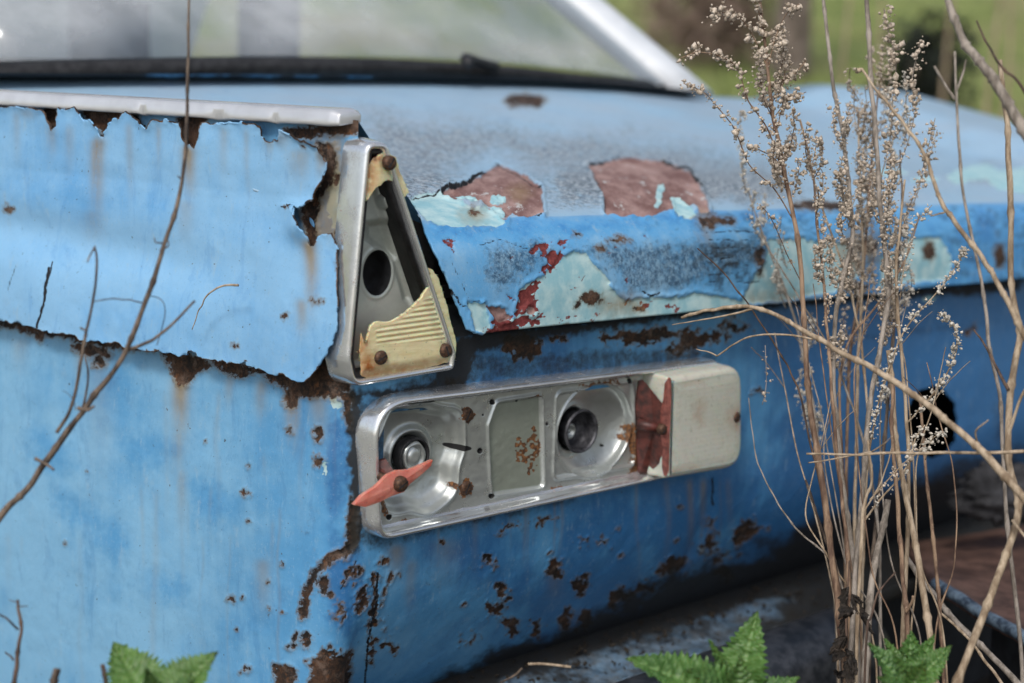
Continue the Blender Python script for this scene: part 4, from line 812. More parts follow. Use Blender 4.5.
# grey crumpled rag in the corner
rg_ = []
c_ = at(1003, 494, 1.62)
th, ph = np.meshgrid(np.linspace(0, 2*pi, 48), np.linspace(.02, pi-.02, 30), indexing='ij')
rr = .038*(1+.9*(fbm(th*2.2+3, ph*3, 3)-.5)+.5*(fbm(th*7, ph*7, 5)-.5)); rr[-1] = rr[0]
P = c_+np.stack([1.5*rr*np.sin(ph)*np.cos(th), .7*rr*np.sin(ph)*np.sin(th), .8*rr*np.cos(ph)], -1)
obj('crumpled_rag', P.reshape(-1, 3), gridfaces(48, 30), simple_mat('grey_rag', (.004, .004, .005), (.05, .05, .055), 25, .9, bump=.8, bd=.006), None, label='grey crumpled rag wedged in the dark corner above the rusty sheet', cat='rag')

# ------------------------------------------------------------------ weeds
def pts(L, d0=None, d1=None):
    L = [tuple(q) for q in L]; n_ = len(L)
    if len(L[0]) == 2:
        dsx = np.linspace(d0, d1 if d1 is not None else d0, n_); return np.array([at(x_, y_, z_) for (x_, y_), z_ in zip(L, dsx)])
    return np.array([at(*q) for q in L])
def stem_geo(P, w0, w1, n=7, knots=True, seed=0, wob=.0006):
    C_ = catmull(P, 10); k = len(C_); d = np.median(proj(C_)[2]); r_ = np.linspace(w0, w1, k)*d/F/2*.88
    t_ = np.arange(k); r_ = r_*(1+.16*(vn(t_/3.1, t_*0., seed)-.5))
    if knots:
        for q in range(5+seed % 5, k-3, 9+seed % 4): r_[q] *= 1.35
    C_ = C_+wob*(np.stack([vn(t_/4., t_*0.+i, seed+i*7) for i in range(3)], 1)-.5)*2
    return C_, tube(C_, np.maximum(r_, .0002), n)
ICO_V = None
def blob(c, r, seed):
    r = r*(.6+.7*((seed*37) % 101)/101)
    ph = (1+5**.5)/2; v = np.array([(-1, ph, 0), (1, ph, 0), (-1, -ph, 0), (1, -ph, 0), (0, -1, ph), (0, 1, ph), (0, -1, -ph), (0, 1, -ph), (ph, 0, -1), (ph, 0, 1), (-ph, 0, -1), (-ph, 0, 1)])/1.9
    f_ = [(0, 11, 5), (0, 5, 1), (0, 1, 7), (0, 7, 10), (0, 10, 11), (1, 5, 9), (5, 11, 4), (11, 10, 2), (10, 7, 6), (7, 1, 8), (3, 9, 4), (3, 4, 2), (3, 2, 6), (3, 6, 8), (3, 8, 9), (4, 9, 5), (2, 4, 11), (6, 2, 10), (8, 6, 7), (9, 8, 1)]
    rs = np.random.default_rng(seed); s_ = rs.uniform(.7, 1.3, 3); s_ = rs.uniform(.45, 1.25, 3); v = v*s_*(1+rs.uniform(-.42, .42, (12, 1))); q_, _ = np.linalg.qr(rs.normal(size=(3, 3))); v = v@q_
    return c+v*r, f_
sid = [0]
def weed(name, label, main, w, mat, branches=(), seeds=None, root=None, seedmat='seed', knots=True, cat='dry weed', group='dry weed stalks in front of the car'):
    """main: pixel path, top to bottom, with depths; branches: (path, w0, w1); seeds: list of (path index or branch) dicts"""
    sid[0] += 3
    P = pts(*main); base = P[np.argmin(P[:, 2])]
    b0 = np.array([base[0], base[1], 0.0])
    if root is None: root = b0
    t = empty(name, root, label=label, cat=cat, group=group)
    if base[2] > .25 and mat is not None:
        pass
    C_, vf = stem_geo(P, w[0], w[1], 8, knots, sid[0]); obj('stem', *vf, M[mat], t)
    smb = MB(); has = False
    for bi, br in enumerate(branches):
        bp = pts(*br['p']); Cb, vfb = stem_geo(bp, br.get('w', (2, 1))[0], br.get('w', (2, 1))[1], 6, False, sid[0]+bi+1, .0003)
        obj('branch', *vfb, M[br.get('m', mat)], t)
        ns = int(br.get('s', 0)*2.6)
        rs = np.random.default_rng(sid[0]*31+bi)
        for q in range(ns):
            k = rs.uniform(br.get('s0', .1), 1); i_ = int(k*(len(Cb)-1)); rr = br.get('r', 1.9)*1.35/F
            off = nrm(rs.normal(size=3))*rr*rs.uniform(.6, 3.2)
            smb.add(blob(Cb[i_]+off, rr*rs.uniform(.6, 1.25), int(rs.integers(1e6)))); smb.add(blob(Cb[i_]+off+rs.normal(size=3)*rr*1.1, rr*rs.uniform(.25, .6), int(rs.integers(1e6)))); has = True
    if seeds:
        rs = np.random.default_rng(sid[0])
        for q in range(seeds[0]):
            i_ = int(rs.uniform(seeds[1], seeds[2])*(len(C_)-1)); rr = seeds[3]*1.2/F
            smb.add(blob(C_[i_]+nrm(rs.normal(size=3))*rr*rs.uniform(1, 2.6), rr*rs.uniform(.6, 1.3), int(rs.integers(1e6)))); has = True
    if has: smb.build('seed_heads', M[seedmat], t, kind='stuff')
    return t
def B_(p, d0, d1=None, w=(1.8, .9), s=0, **kw): return dict(p=(p, d0, d1 if d1 is not None else d0), w=w, s=s, **kw)
def down(L, d, x=None, n=2):
    """carry a path on to the ground below the frame"""
    return L

# left twig, in front of the wing
weed('bare_twig', 'tall forked brown twig rising in front of the torn wing at left', ([(190, -30), (189, 40), (188, 90), (186, 140), (180, 195), (163, 250), (145, 302), (127, 348), (95, 395), (62, 438), (30, 484), (0, 518), (-60, 600), (-110, 760)], .98, .95), (2.8, 8.5), 'twig',
     [B_([(127, 350), (148, 342), (168, 328), (195, 301)], .965, .96, (4.5, 2.6)), B_([(95, 246), (97, 262), (93, 300), (84, 343), (78, 380), (70, 410), (57, 432)], .955, .965, (2.2, 4.5)), B_([(95, 246), (90, 256), (87, 262)], .955, .95, (2, 1.5)),
      B_([(93, 302), (110, 299), (130, 300), (142, 303)], .955, .97, (1.3, 1.6)), B_([(150, 296), (162, 300), (165, 315), (157, 345)], .97, .99, (1.2, 1)), B_([(85, 355), (88, 375), (82, 410), (60, 445), (30, 485), (5, 512)], .97, .96, (2, 4)), B_([(80, 328), (86, 332), (85, 345)], .955, .96, (2.4, 2)),
      B_([(78, 408), (88, 410), (94, 406)], .955, .95, (5, 3)), B_([(35, 458), (46, 464), (54, 470)], .955, .95, (4, 2.5)), B_([(76, 410), (72, 398), (63, 390)], .955, .95, (1, .7)), B_([(162, 243), (156, 242), (154, 238)], .97, .965, (2, 1.2)), B_([(160, 250), (168, 246), (168, 240)], .97, .965, (2, 1.2)), B_([(182, 180), (178, 176)], .975, .97, (2, 1.5))], knots=True)
weed('small_twig', 'short pale curved twig against the blue wing', ([(238, 285), (222, 286), (208, 294), (200, 308), (192, 330)], 1.08, 1.12), (2.8, 1), 'straw', knots=False, root=at(192, 330, 1.12))
weed('small_twig', 'small dark upright twig at the bottom left corner', ([(17, 600), (21, 625), (18, 655), (13, 690), (6, 760)], .95, .94), (3, 6), 'dtwig', [B_([(18, 630), (8, 620), (-4, 612)], .95, .94, (2.5, 2)), B_([(17, 602), (9, 600)], .95, .95, (1.4, .8)), B_([(19, 606), (28, 606)], .95, .95, (1.6, 1)), B_([(14, 660), (5, 652)], .95, .95, (2.4, 1.5))], group='small twigs at the foot of the wing')
weed('cut_stalk', 'cut brown stalk stub left of the nettle', ([(57, 668), (53, 690), (48, 760)], .93, .93), (8, 9), 'twig', group='cut stalk stubs')
weed('cut_stalk', 'thin cut stub touching the nettle leaf', ([(103, 664), (106, 690), (108, 760)], .93, .93), (5, 6), 'dtwig', group='cut stalk stubs')

rr_ = random.Random(5)
def sprays(anchors, n, L0, L1, dirs, d, s=16, r=1.9):
    out = []
    for k in range(n):
        x_, y_, dd_ = anchors[rr_.randrange(len(anchors))]; x_ += rr_.uniform(-3, 3); y_ += rr_.uniform(-25, 25)
        L_ = rr_.uniform(L0, L1); a_ = radians(rr_.uniform(*dirs)); sg = 1 if rr_.random() < .5 else -1
        p = [(x_, y_)]; 
        for q in range(1, 5): p.append((x_+sg*L_*q/4*math.sin(a_*(1-.18*q)), y_-L_*q/4*math.cos(a_*(1-.18*q))+rr_.uniform(-2, 2)))
        out.append(B_(p, dd_, dd_+rr_.uniform(-.05, .05), (1.4, .8), int(s*L_/60), r=r))
    return out
# seeding wormwood plants, right of centre
weed('wormwood', 'tall seeding wormwood with a reddish stem, leftmost of the clump', ([(756, -30), (762, 20), (768, 70), (772, 110), (783, 165), (795, 225), (803, 300), (806, 360), (812, 420), (822, 480), (832, 560), (842, 640), (850, 720), (858, 860)], 1.16, 1.14), (3, 9), 'redstem',
     [B_([(780, 165), (768, 130), (748, 100), (738, 70), (724, 58), (700, 52), (681, 58)], 1.16, 1.12, (2, 1.2), 34, r=2.2), B_([(796, 225), (775, 190), (750, 165), (735, 130), (718, 108), (703, 92), (684, 83)], 1.16, 1.10, (1.8, 1), 26, r=2.0),
      B_([(768, 70), (775, 40), (786, 15), (800, 4)], 1.16, 1.14, (1.6, 1), 18, r=2.2), B_([(770, 95), (782, 80), (795, 74), (806, 60)], 1.16, 1.14, (1.6, 1), 16, r=2.2), B_([(768, 70), (755, 40), (742, 20), (722, 12), (712, 18)], 1.16, 1.12, (1.6, 1), 24, r=2.3), B_([(765, 40), (758, 10), (748, -15)], 1.16, 1.14, (1.5, 1), 14, r=2.2),
      B_([(790, 200), (780, 165), (760, 150), (748, 146)], 1.16, 1.12, (1.4, .9), 12, r=1.8), B_([(774, 118), (788, 100), (806, 92)], 1.16, 1.15, (1.4, .9), 14, r=2.2), B_([(800, 280), (785, 250), (772, 220), (760, 205)], 1.16, 1.12, (1.4, .9), 10, r=1.6)]+sprays([(772, 110, 1.16), (783, 165, 1.16), (790, 200, 1.16)], 12, 30, 70, (15, 50), 1.15, 20, 2.0))
weed('wormwood', 'seeding wormwood stem just right of the reddish one', ([(822, -20), (827, 30), (832, 75), (838, 110), (845, 150), (850, 200), (852, 240), (838, 300), (833, 370), (838, 440), (842, 480), (850, 540), (856, 600), (858, 700), (860, 860)], 1.24, 1.16), (4, 6.5), 'grey',
     sprays([(840, 130, 1.2), (846, 170, 1.2), (850, 210, 1.2), (850, 240, 1.2), (840, 290, 1.2), (834, 350, 1.2)], 18, 26, 64, (10, 45), 1.2, 22, 1.9))
weed('wormwood', 'grey straight wormwood stem with seed heads at its sides', ([(866, -20), (869, 40), (872, 90), (877, 150), (880, 200), (886, 260), (888, 300), (880, 350), (870, 400), (865, 460), (858, 540), (852, 620), (848, 700), (846, 860)], 1.22, 1.12), (5.5, 6), 'grey',
     [B_([(880, 180), (890, 140), (893, 100), (896, 60), (888, 30), (884, 8)], 1.22, 1.2, (1.5, 1), 34, r=2.4), B_([(885, 200), (905, 150), (915, 110), (912, 80), (921, 40)], 1.22, 1.2, (1.5, 1), 30, r=2.3), B_([(890, 250), (915, 200), (925, 160), (935, 118)], 1.22, 1.2, (1.4, .9), 22, r=2.0), B_([(893, 240), (925, 170), (937, 130)], 1.22, 1.24, (1.4, .9), 16, r=2)]
     +sprays([(880, 200, 1.2), (884, 240, 1.2), (888, 280, 1.2), (882, 330, 1.2)], 14, 26, 70, (8, 40), 1.2, 22, 1.9))
weed('wormwood', 'thin wormwood stem between the straight grey and reddish ones', ([(800, 120), (812, 170), (818, 230), (824, 290), (828, 340), (831, 380), (836, 440), (842, 500), (848, 560), (850, 640), (852, 860)], 1.2, 1.13), (2.5, 5), 'redstem', sprays([(812, 170, 1.18), (818, 230, 1.18), (826, 310, 1.18)], 9, 24, 60, (8, 40), 1.2, 20, 1.8))
weed('wormwood', 'seeding wormwood leaning right with drooping bead-like tips', ([(905, 180), (900, 230), (896, 275), (900, 340), (905, 400), (909, 460), (908, 520), (905, 600), (902, 680), (900, 860)], 1.2, 1.15), (2.5, 6.5), 'straw',
     [B_([(905, 425), (921, 408), (938, 388), (951, 366), (957, 344), (952, 323), (938, 312)], 1.18, 1.12, (2.4, 1.2), 46, r=1.7), B_([(866, 470), (875, 420), (885, 380), (905, 330), (938, 291), (955, 268), (966, 248)], 1.16, 1.12, (2.6, 1.1), 60, r=1.7),
      B_([(858, 530), (880, 500), (905, 470), (915, 440), (925, 425)], 1.15, 1.14, (3, 1.4), 22, r=1.7), B_([(900, 300), (905, 260), (916, 225), (932, 205)], 1.18, 1.16, (1.4, .8), 18, r=1.8), B_([(925, 460), (932, 440), (944, 432)], 1.15, 1.13, (1.4, 1), 14, r=1.8)], seedmat='pseed')

for i_, (lb_, L_, d_, m_) in enumerate([
    ('faint wormwood stem far back at the left of the clump', [(748, 190), (765, 240), (785, 290), (800, 340), (815, 420), (828, 520), (838, 640), (840, 860)], 1.34, 'grey'),
    ('bushy wormwood stem between the two straight grey ones', [(858, 110), (860, 160), (862, 220), (862, 290), (858, 360), (856, 440), (854, 540), (852, 700), (850, 860)], 1.30, 'straw'),
    ('bushy wormwood stem right of the straight grey ones', [(900, 150), (902, 200), (899, 260), (894, 320), (888, 400), (880, 480), (870, 600), (866, 860)], 1.28, 'twig'),
    ('short wormwood stem with many seeds above the lid corner', [(878, 90), (872, 150), (868, 210), (862, 280), (850, 360), (846, 480), (846, 640), (845, 860)], 1.32, 'redstem')]):
    weed('wormwood', lb_, (L_, d_, d_-.05), (2, 5), m_, sprays([(x_, y_, d_) for x_, y_ in L_[:5]], 16, 20, 60, (8, 55), d_, 20, 1.7), seedmat='seed' if i_ % 2 else 'pseed')
def plain(label, L, d0, d1, w, mat, br=(), nm='dry_stalk', **kw): return weed(nm, label, (L, d0, d1), w, mat, br, cat='dry stalk', group='bare dry stalks in front of the car', **kw)
plain('long pale stalk arching from the trunk lid edge down to the right', [(681, 317), (700, 312), (725, 308), (749, 307), (775, 315), (802, 330), (838, 350), (873, 369), (900, 386), (927, 405), (960, 432), (991, 460), (1024, 498), (1080, 570), (1120, 760)], 1.12, .98, (3.5, 10), 'straw',
      [B_([(752, 309), (725, 316), (700, 320), (672, 325)], 1.12, 1.16, (3, 1)), B_([(813, 339), (785, 335), (752, 336), (735, 344), (717, 356)], 1.10, 1.16, (2.5, 2)), B_([(717, 356), (708, 352), (696, 349)], 1.16, 1.17, (2, 1)), B_([(980, 450), (976, 432), (988, 420)], 1.03, 1.01, (3, 1.5))])
plain('thin dark stalk falling from the lid edge into the clump', [(697, 248), (722, 272), (745, 300), (760, 322), (776, 346), (790, 372), (802, 400), (812, 450), (828, 520), (840, 600), (850, 700), (856, 860)], 1.14, 1.15, (1.6, 3), 'dtwig')
plain('thin hooked stalk below the cream lens', [(748, 398), (752, 430), (758, 462), (770, 490), (788, 518), (808, 540), (828, 558), (845, 600), (856, 700), (860, 860)], 1.2, 1.16, (1, 3), 'grey', [B_([(762, 405), (766, 385), (765, 345)], 1.2, 1.2, (.9, .8), 5, r=1.4)])
plain('pale horizontal straw crossing the clump', [(806, 454), (850, 455), (900, 453), (950, 453), (1000, 452), (1080, 448)], 1.08, 1.02, (2.4, 4.5), 'straw', [B_([(872, 452), (885, 443), (892, 436)], 1.07, 1.05, (2, 1)), B_([(808, 463), (840, 458), (872, 452)], 1.1, 1.07, (1.5, 2))], knots=False, root=at(1080, 448, 1.02))
plain('pale straw with a small knob tip curving down right', [(861, 69), (873, 85), (887, 102), (905, 125), (923, 152), (934, 180), (941, 200), (955, 222), (980, 255), (994, 277), (1008, 302), (1024, 335), (1060, 400), (1090, 560), (1100, 760)], 1.06, 1.0, (2.8, 8), 'straw', [B_([(861, 69), (858, 71), (856, 70)], 1.06, 1.06, (5, 6)), B_([(945, 212), (938, 214), (930, 216)], 1.05, 1.05, (2.5, 1.5))])
plain('thick dark leaning branch at the top right', [(940, -30), (950, 5), (962, 38), (976, 58), (991, 76), (1008, 104), (1026, 134), (1060, 200), (1110, 400), (1130, 760)], 1.0, .96, (7, 16), 'grey')
plain('thin brown twig in the top right corner', [(976, 21), (988, 45), (1004, 70), (1026, 94), (1070, 200), (1100, 400), (1120, 760)], 1.0, .97, (2, 5), 'dtwig')
plain('pale forked stalk rising right of the clump', [(955, 52), (958, 120), (962, 185), (973, 240), (985, 300), (990, 350), (1000, 400), (1005, 500), (1020, 640), (1030, 800)], 1.3, 1.2, (3, 5), 'grey', [B_([(955, 100), (945, 84), (934, 66)], 1.3, 1.3, (3.5, 3)), B_([(957, 90), (963, 72), (966, 60)], 1.3, 1.3, (3, 2))])
plain('grey upright stalk at the right edge', [(1000, 60), (1008, 140), (1010, 220), (1012, 290), (1020, 335), (1010, 390), (1008, 460), (1018, 508), (1004, 560), (985, 610), (955, 690), (930, 800)], 1.08, 1.02, (6, 9), 'straw', [B_([(1008, 390), (995, 365), (985, 345), (974, 330)], 1.05, 1.08, (4, 2), m='dtwig', s=0), B_([(1006, 440), (1022, 395), (1034, 380)], 1.05, 1.03, (4, 3)), B_([(1012, 520), (1020, 530), (1034, 548)], 1.03, 1.02, (4, 3))])
plain('brown stalk behind, left of the rusty sheet', [(920, 400), (925, 460), (930, 510), (936, 570), (940, 620), (944, 700), (948, 860)], 1.22, 1.18, (3, 5), 'redstem')
plain('thick tan stalk in the middle of the clump', [(888, 350), (893, 400), (897, 450), (905, 490), (915, 540), (925, 600), (932, 660), (938, 720), (944, 860)], 1.15, 1.1, (5, 9), 'straw')
plain('reddish stalk with a broken side shoot', [(893, 380), (892, 430), (896, 480), (900, 540), (905, 600), (908, 640), (910, 860)], 1.13, 1.11, (4, 6), 'redstem', [B_([(906, 612), (911, 604), (913, 596)], 1.11, 1.1, (4, 3))])
plain('thick grey stalk leaning left at the foot of the clump', [(888, 500), (880, 540), (872, 580), (868, 620), (864, 690), (860, 860)], 1.16, 1.12, (7, 9), 'grey')
plain('thin dark curved stalk low in the clump', [(896, 572), (880, 590), (872, 615), (866, 650), (862, 860)], 1.08, 1.08, (2, 3), 'dtwig')
plain('brown stalk crossing behind the reddish one', [(806, 480), (818, 520), (835, 565), (845, 610), (852, 700), (855, 860)], 1.2, 1.18, (3, 6), 'twig')
plain('fallen grey stalk leaning low to the right edge', [(905, 556), (930, 590), (960, 625), (990, 655), (1030, 700), (1080, 800)], 1.25, 1.15, (6, 8), 'grey')
plain('thin fallen straw above the grey fallen stalk', [(940, 612), (965, 635), (985, 660), (1010, 700), (1050, 800)], 1.2, 1.12, (3, 4), 'straw')
plain('fine arching stalk with few seeds left of centre', [(868, 440), (872, 480), (866, 500), (862, 530), (858, 600), (856, 700), (855, 860)], 1.1, 1.1, (3, 5), 'straw', [B_([(862, 515), (878, 488), (888, 462), (893, 440)], 1.1, 1.1, (2.4, 1.3)), B_([(870, 500), (888, 480), (905, 462), (920, 452)], 1.1, 1.1, (2, 1.2), 10, r=1.6)])
plain('slender straw leaning through the upper clump', [(808, 165), (830, 230), (850, 290), (862, 350), (868, 420), (866, 500), (862, 600), (860, 860)], 1.25, 1.2, (2, 4), 'straw')
plain('slender brown stalk crossing the lid corner', [(920, 215), (905, 260), (880, 300), (850, 340), (840, 380), (842, 470), (850, 600), (852, 860)], 1.24, 1.2, (2, 4), 'redstem')
plain('slender grey stalk crossing toward the right', [(770, 250), (800, 300), (830, 350), (850, 400), (870, 470), (880, 560), (880, 700), (880, 860)], 1.26, 1.2, (1.6, 4), 'grey')


_q = random.Random(11); _n = ['leftmost', 'second', 'third', 'fourth', 'fifth', 'sixth', 'seventh', 'eighth', 'ninth', 'rightmost']
for i in range(10):
    x0_ = 775+i*19; y0_ = 300+_q.uniform(-30, 110); sw = _q.choice((-1, 1))*_q.uniform(14, 46); xb = 838+i*12; dz = _q.uniform(1.1, 1.28)
    plain('thin tangled twig low in the clump, %s of ten' % _n[i], [(x0_, y0_), (x0_+sw*.35, y0_+55), (x0_+sw*.8, y0_+120), ((x0_+xb)/2+sw*.7, 560), (xb, 650), (xb, 860)], dz, 1.14, (1.0, 2.6), ['straw', 'grey', 'redstem'][i % 3], [B_([(x0_+sw*.35, y0_+55), (x0_+sw*.2-14*(1 if sw > 0 else -1), y0_+30), (x0_-24*(1 if sw > 0 else -1), y0_+14)], dz, dz-.03, (1.2, .8))], nm='dry_twig', knots=False)
# ------------------------------------------------------------------ nettles
g = G('nettle_leaf'); n = g.noise(60, 4, .6); n2 = g.noise(300, 3, .6)
c = g.mix(g.ramp(n, .3, .7), (.030, .09, .016), (.09, .20, .04)); c = g.mix(g.ramp(g.attr('vein'), .2, .8, 0, .7), c, (.16, .27, .09)); c = g.mix(g.ramp(n2, .6, .75, 0, .4), c, (.03, .09, .02))
oi = g.t.nodes.new('ShaderNodeObjectInfo'); c = g.mix(g.m_('MULTIPLY', oi.outputs['Random'], .35), c, (.10, .18, .03)); c = g.mix(g.ramp(g.noise(25, 4, .7), .62, .72, 0, .6), c, (.16, .14, .05)); g.bump(n2, .4, .0008); M['leaf'] = g.out(c, .5, Subsurface_Weight=.15, Subsurface_Scale=.003, Transmission_Weight=0.0)
M['leafstem'] = simple_mat('nettle_stem', (.06, .12, .03), (.12, .2, .06), 100, .6)
def leaf(base, tip, width, nrm_, seed, fold=.35, droop=.12, teeth=15):
    base = np.array(base); tip = np.array(tip); L = np.linalg.norm(tip-base); Tn = (tip-base)/L
    N_ = nrm_-(nrm_@Tn)*Tn; N_ = nrm(N_); S_ = np.cross(Tn, N_); nt_ = teeth*5+1; ns = 13
    t_ = np.linspace(0, 1, nt_); A, B = np.meshgrid(t_, np.linspace(-1, 1, ns), indexing='ij')
    wv = width*.5*(np.sin(np.clip(t_, 0, 1)**.62*pi)**.85+.02)*(1-.25*t_)
    saw = (t_*teeth) % 1.0; tooth = 1-.30*(1-saw)*(t_ > .04)*(t_ < .98)
    half = wv*tooth; X = half[:, None]*B
    along = A*L+ (.05*L*abs(B)**2*(1-A))*1.0 - .02*L*abs(B)
    vein = np.maximum(np.exp(-(B/.10)**2), np.exp(-((((A*teeth*.55-abs(B)*1.6) % 1.0)-.5)/.10)**2)*.8)
    z = fold*abs(X)-.05*width*vein + .0016*(np.sin((A*teeth*.55-abs(B)*1.6)*2*pi-1.2))*(abs(B) > .06) - droop*L*(A**2)+.08*L*A
    z = z+.10*width*(fbm(A*5+seed, B*2+3, seed)-.5)
    P = base+along[..., None]*Tn+X[..., None]*S_+z[..., None]*N_
    return P.reshape(-1, 3), gridfaces(nt_, ns), vein.ravel()
def nettle(label, stem, leaves, seed):
    sp = pts(*stem); t = empty('nettle', sp[-1]*np.array([1, 1, 0]), label=label, cat='nettle', group='young nettles growing along the foot of the car')
    C_, vf = stem_geo(sp, 5, 7, 7, False, seed, .0002); obj('stem', *vf, M['leafstem'], t)
    for i, (bx, by, tx, ty, wd, d0, d1, nn) in enumerate(leaves):
        V, f, ve = leaf(at(bx, by, d0), at(tx, ty, d1), 1.3*wd*d0/F, nrm(np.array(nn, float)), seed+i)
        obj('leaf', V, f, M['leaf'], t, attrs=dict(vein=ve))
nettle('nettle with two broad leaves at the bottom left', ([(158, 700), (156, 740), (150, 900)], .92, .9), [(152, 706, 112, 640, 56, .92, .95, (.35, -.8, .5)), (165, 708, 216, 650, 58, .92, .93, (-.35, -.75, .6)), (156, 700, 146, 668, 22, .92, .90, (.2, -.8, .5)), (175, 704, 190, 672, 26, .91, .92, (-.5, -.75, .4))], 3)
nettle('nettle with one tall upright leaf below the middle of the bumper', ([(728, 690), (728, 740), (725, 900)], 1.0, .98), [(736, 700, 757, 610, 52, 1.0, 1.0, (-.35, -.85, .35)), (724, 698, 628, 656, 54, .99, .97, (.15, -.6, .85)), (728, 694, 712, 640, 18, .99, .97, (.6, -.7, .3)), (735, 700, 690, 668, 44, .98, .95, (.1, -.6, .9)), (740, 705, 800, 676, 30, .99, .99, (-.2, -.6, .8)), (732, 704, 742, 655, 34, .98, .97, (.3, -.8, .4))], 23)
nettle('bushy young nettle tip at the foot of the dry stalks', ([(906, 690), (906, 740), (906, 900)], 1.02, 1.0), [(904, 690, 870, 642, 34, 1.0, 1.0, (.5, -.7, .5)), (904, 688, 886, 638, 26, 1.02, 1.02, (.5, -.7, .4)), (906, 690, 912, 630, 38, 1.03, 1.03, (0, -.8, .5)), (908, 690, 952, 644, 32, 1.0, 1.0, (-.4, -.7, .5)), (908, 690, 934, 634, 28, 1.03, 1.02, (-.4, -.7, .4)), (906, 694, 896, 655, 32, .98, .96, (.2, -.8, .6)), (908, 694, 926, 662, 32, .98, .96, (-.2, -.8, .6)), (906, 700, 880, 676, 30, .97, .95, (.3, -.6, .8))], 43)

M['deadleaf'] = simple_mat('shrivelled_leaf', (.010, .008, .006), (.045, .033, .024), 90, .85, bump=.7)
_q = np.random.default_rng(8); t = empty('dried_leaves', at(848, 640, 1.12)*np.array([1, 1, 0]), label='black shrivelled leaves hanging on the stalks at the foot of the clump', cat='dead leaves')
C_, vf = stem_geo(pts([(850, 560), (846, 620), (848, 700), (850, 860)], 1.13, 1.12), 2, 4, 6, False, 5); obj('stem', *vf, M['dtwig'], t)
for k in range(15):
    x_, y_ = _q.uniform(836, 862), _q.uniform(585, 690); a_ = _q.uniform(-1, 1); d_ = _q.uniform(1.07, 1.14)
    V, f, ve = leaf(at(x_, y_, d_), at(x_+16*a_, y_+_q.uniform(12, 26), d_+_q.uniform(-.015, .015)), .012, nrm(_q.normal(size=3)), k, .9, -.5, 5); obj('leaf', V, f, M['deadleaf'], t, attrs=dict(vein=ve))
# ------------------------------------------------------------------ litter on the ledge
rs = np.random.default_rng(4); mb = MB()
for k in range(360):
    x_ = rs.uniform(400, 870); w_ = rs.uniform(-.08, -.03) if k % 3 else rs.uniform(-.03, .02); yb = np.interp(x_, [440, 600, 830], [690, 640, 556])+rs.uniform(-2, 12)
    u_ = float(FR.uv(x_, yb, w_)[0]); v_ = fl+.001+rs.uniform(0, .004)*(1 if w_ > -.03 else 2); P0 = FR.w(u_, v_, w_); a_ = rs.normal(size=3); a_[2] *= .3
    mb.add(blob(P0, rs.uniform(.0008, .0034 if w_ < -.03 else .002), k))
mb.build('leaf_litter', simple_mat('dark_litter', (.010, .008, .006), (.04, .03, .02), 200, .95), None, kind='stuff', label='dark crumbled leaf litter along the foot of the rear panel')
for i, (L_, w_, lb_) in enumerate([([(528, 664), (545, 664), (571, 667)], 3, 'short pale straw lying on the blue ledge'), ([(500, 683), (515, 675), (522, 668)], 2.5, 'bent brown straw left of the pale one on the ledge')]):
    C_ = pts(L_, dep(FR, 550, 664, .0), dep(FR, 550, 664, .0)); V, Fc = tube(catmull(C_, 5), w_*1.2/F/2, 6); obj('straw', V, Fc, M['straw' if i == 0 else 'twig'], None, label=lb_, cat='straw')

# ------------------------------------------------------------------ behind the car
M['bark'] = simple_mat('grey_brown_bark', (.09, .07, .055), (.24, .19, .16), 8, .9, bump=.8, bd=.02)
M['scrub'] = simple_mat('brown_scrub', (.10, .07, .05), (.28, .20, .16), 5, .9)
M['darkscrub'] = simple_mat('dark_evergreen', (.006, .009, .006), (.02, .03, .018), 5, .9)
M['grassb'] = simple_mat('grass_blades', (.15, .20, .05), (.30, .34, .12), 3, .8)
def gz_at(x_, y_): 
    X = np.array([x_]); Y = np.array([y_]); return float((.5*(fbm(X/6, Y/6, 8)-.5)*sstep(3, 12, np.hypot(X, Y))+16*sstep(13, 75, Y)+.03*np.clip(Y-6, 0, 8)+1.5*(fbm(X/15, Y/15, 5)-.5)*sstep(16, 60, Y))[0])
def ground_pt(px_, D): 
    P = at(px_, 30, D); return np.array([P[0], P[1], gz_at(P[0], P[1])-.05])
def tree(px_, D, hgt_, r_, label, nb=9):
    b = ground_pt(px_, D); t = empty('bare_tree', b, label=label, cat='tree', group='blurred bare trees behind the car')
    r2 = np.random.default_rng(int(px_)); P = [b+np.array([.15*r2.normal()*k/4, .15*r2.normal()*k/4, hgt_*k/4]) for k in range(5)]
    C_ = catmull(P, 6); obj('trunk', *tube(C_, np.linspace(r_, r_*.25, len(C_)), 10), M['bark'], t)
    mb = MB()
    for k in range(nb*4):
        i_ = r2.integers(5, len(C_)-1); a_ = r2.uniform(0, 2*pi); L_ = hgt_*.3*r2.uniform(.4, 1); dv = np.array([cos(a_), sin(a_), r2.uniform(.3, 1.1)]); 
        mb.add(tube(catmull([C_[i_], C_[i_]+dv*L_*.5+r2.normal(size=3)*.08*L_, C_[i_]+dv*L_], 3), np.linspace(r_*.25, r_*.04, 7), 5))
    mb.build('crown', M['bark'], t, kind='stuff')
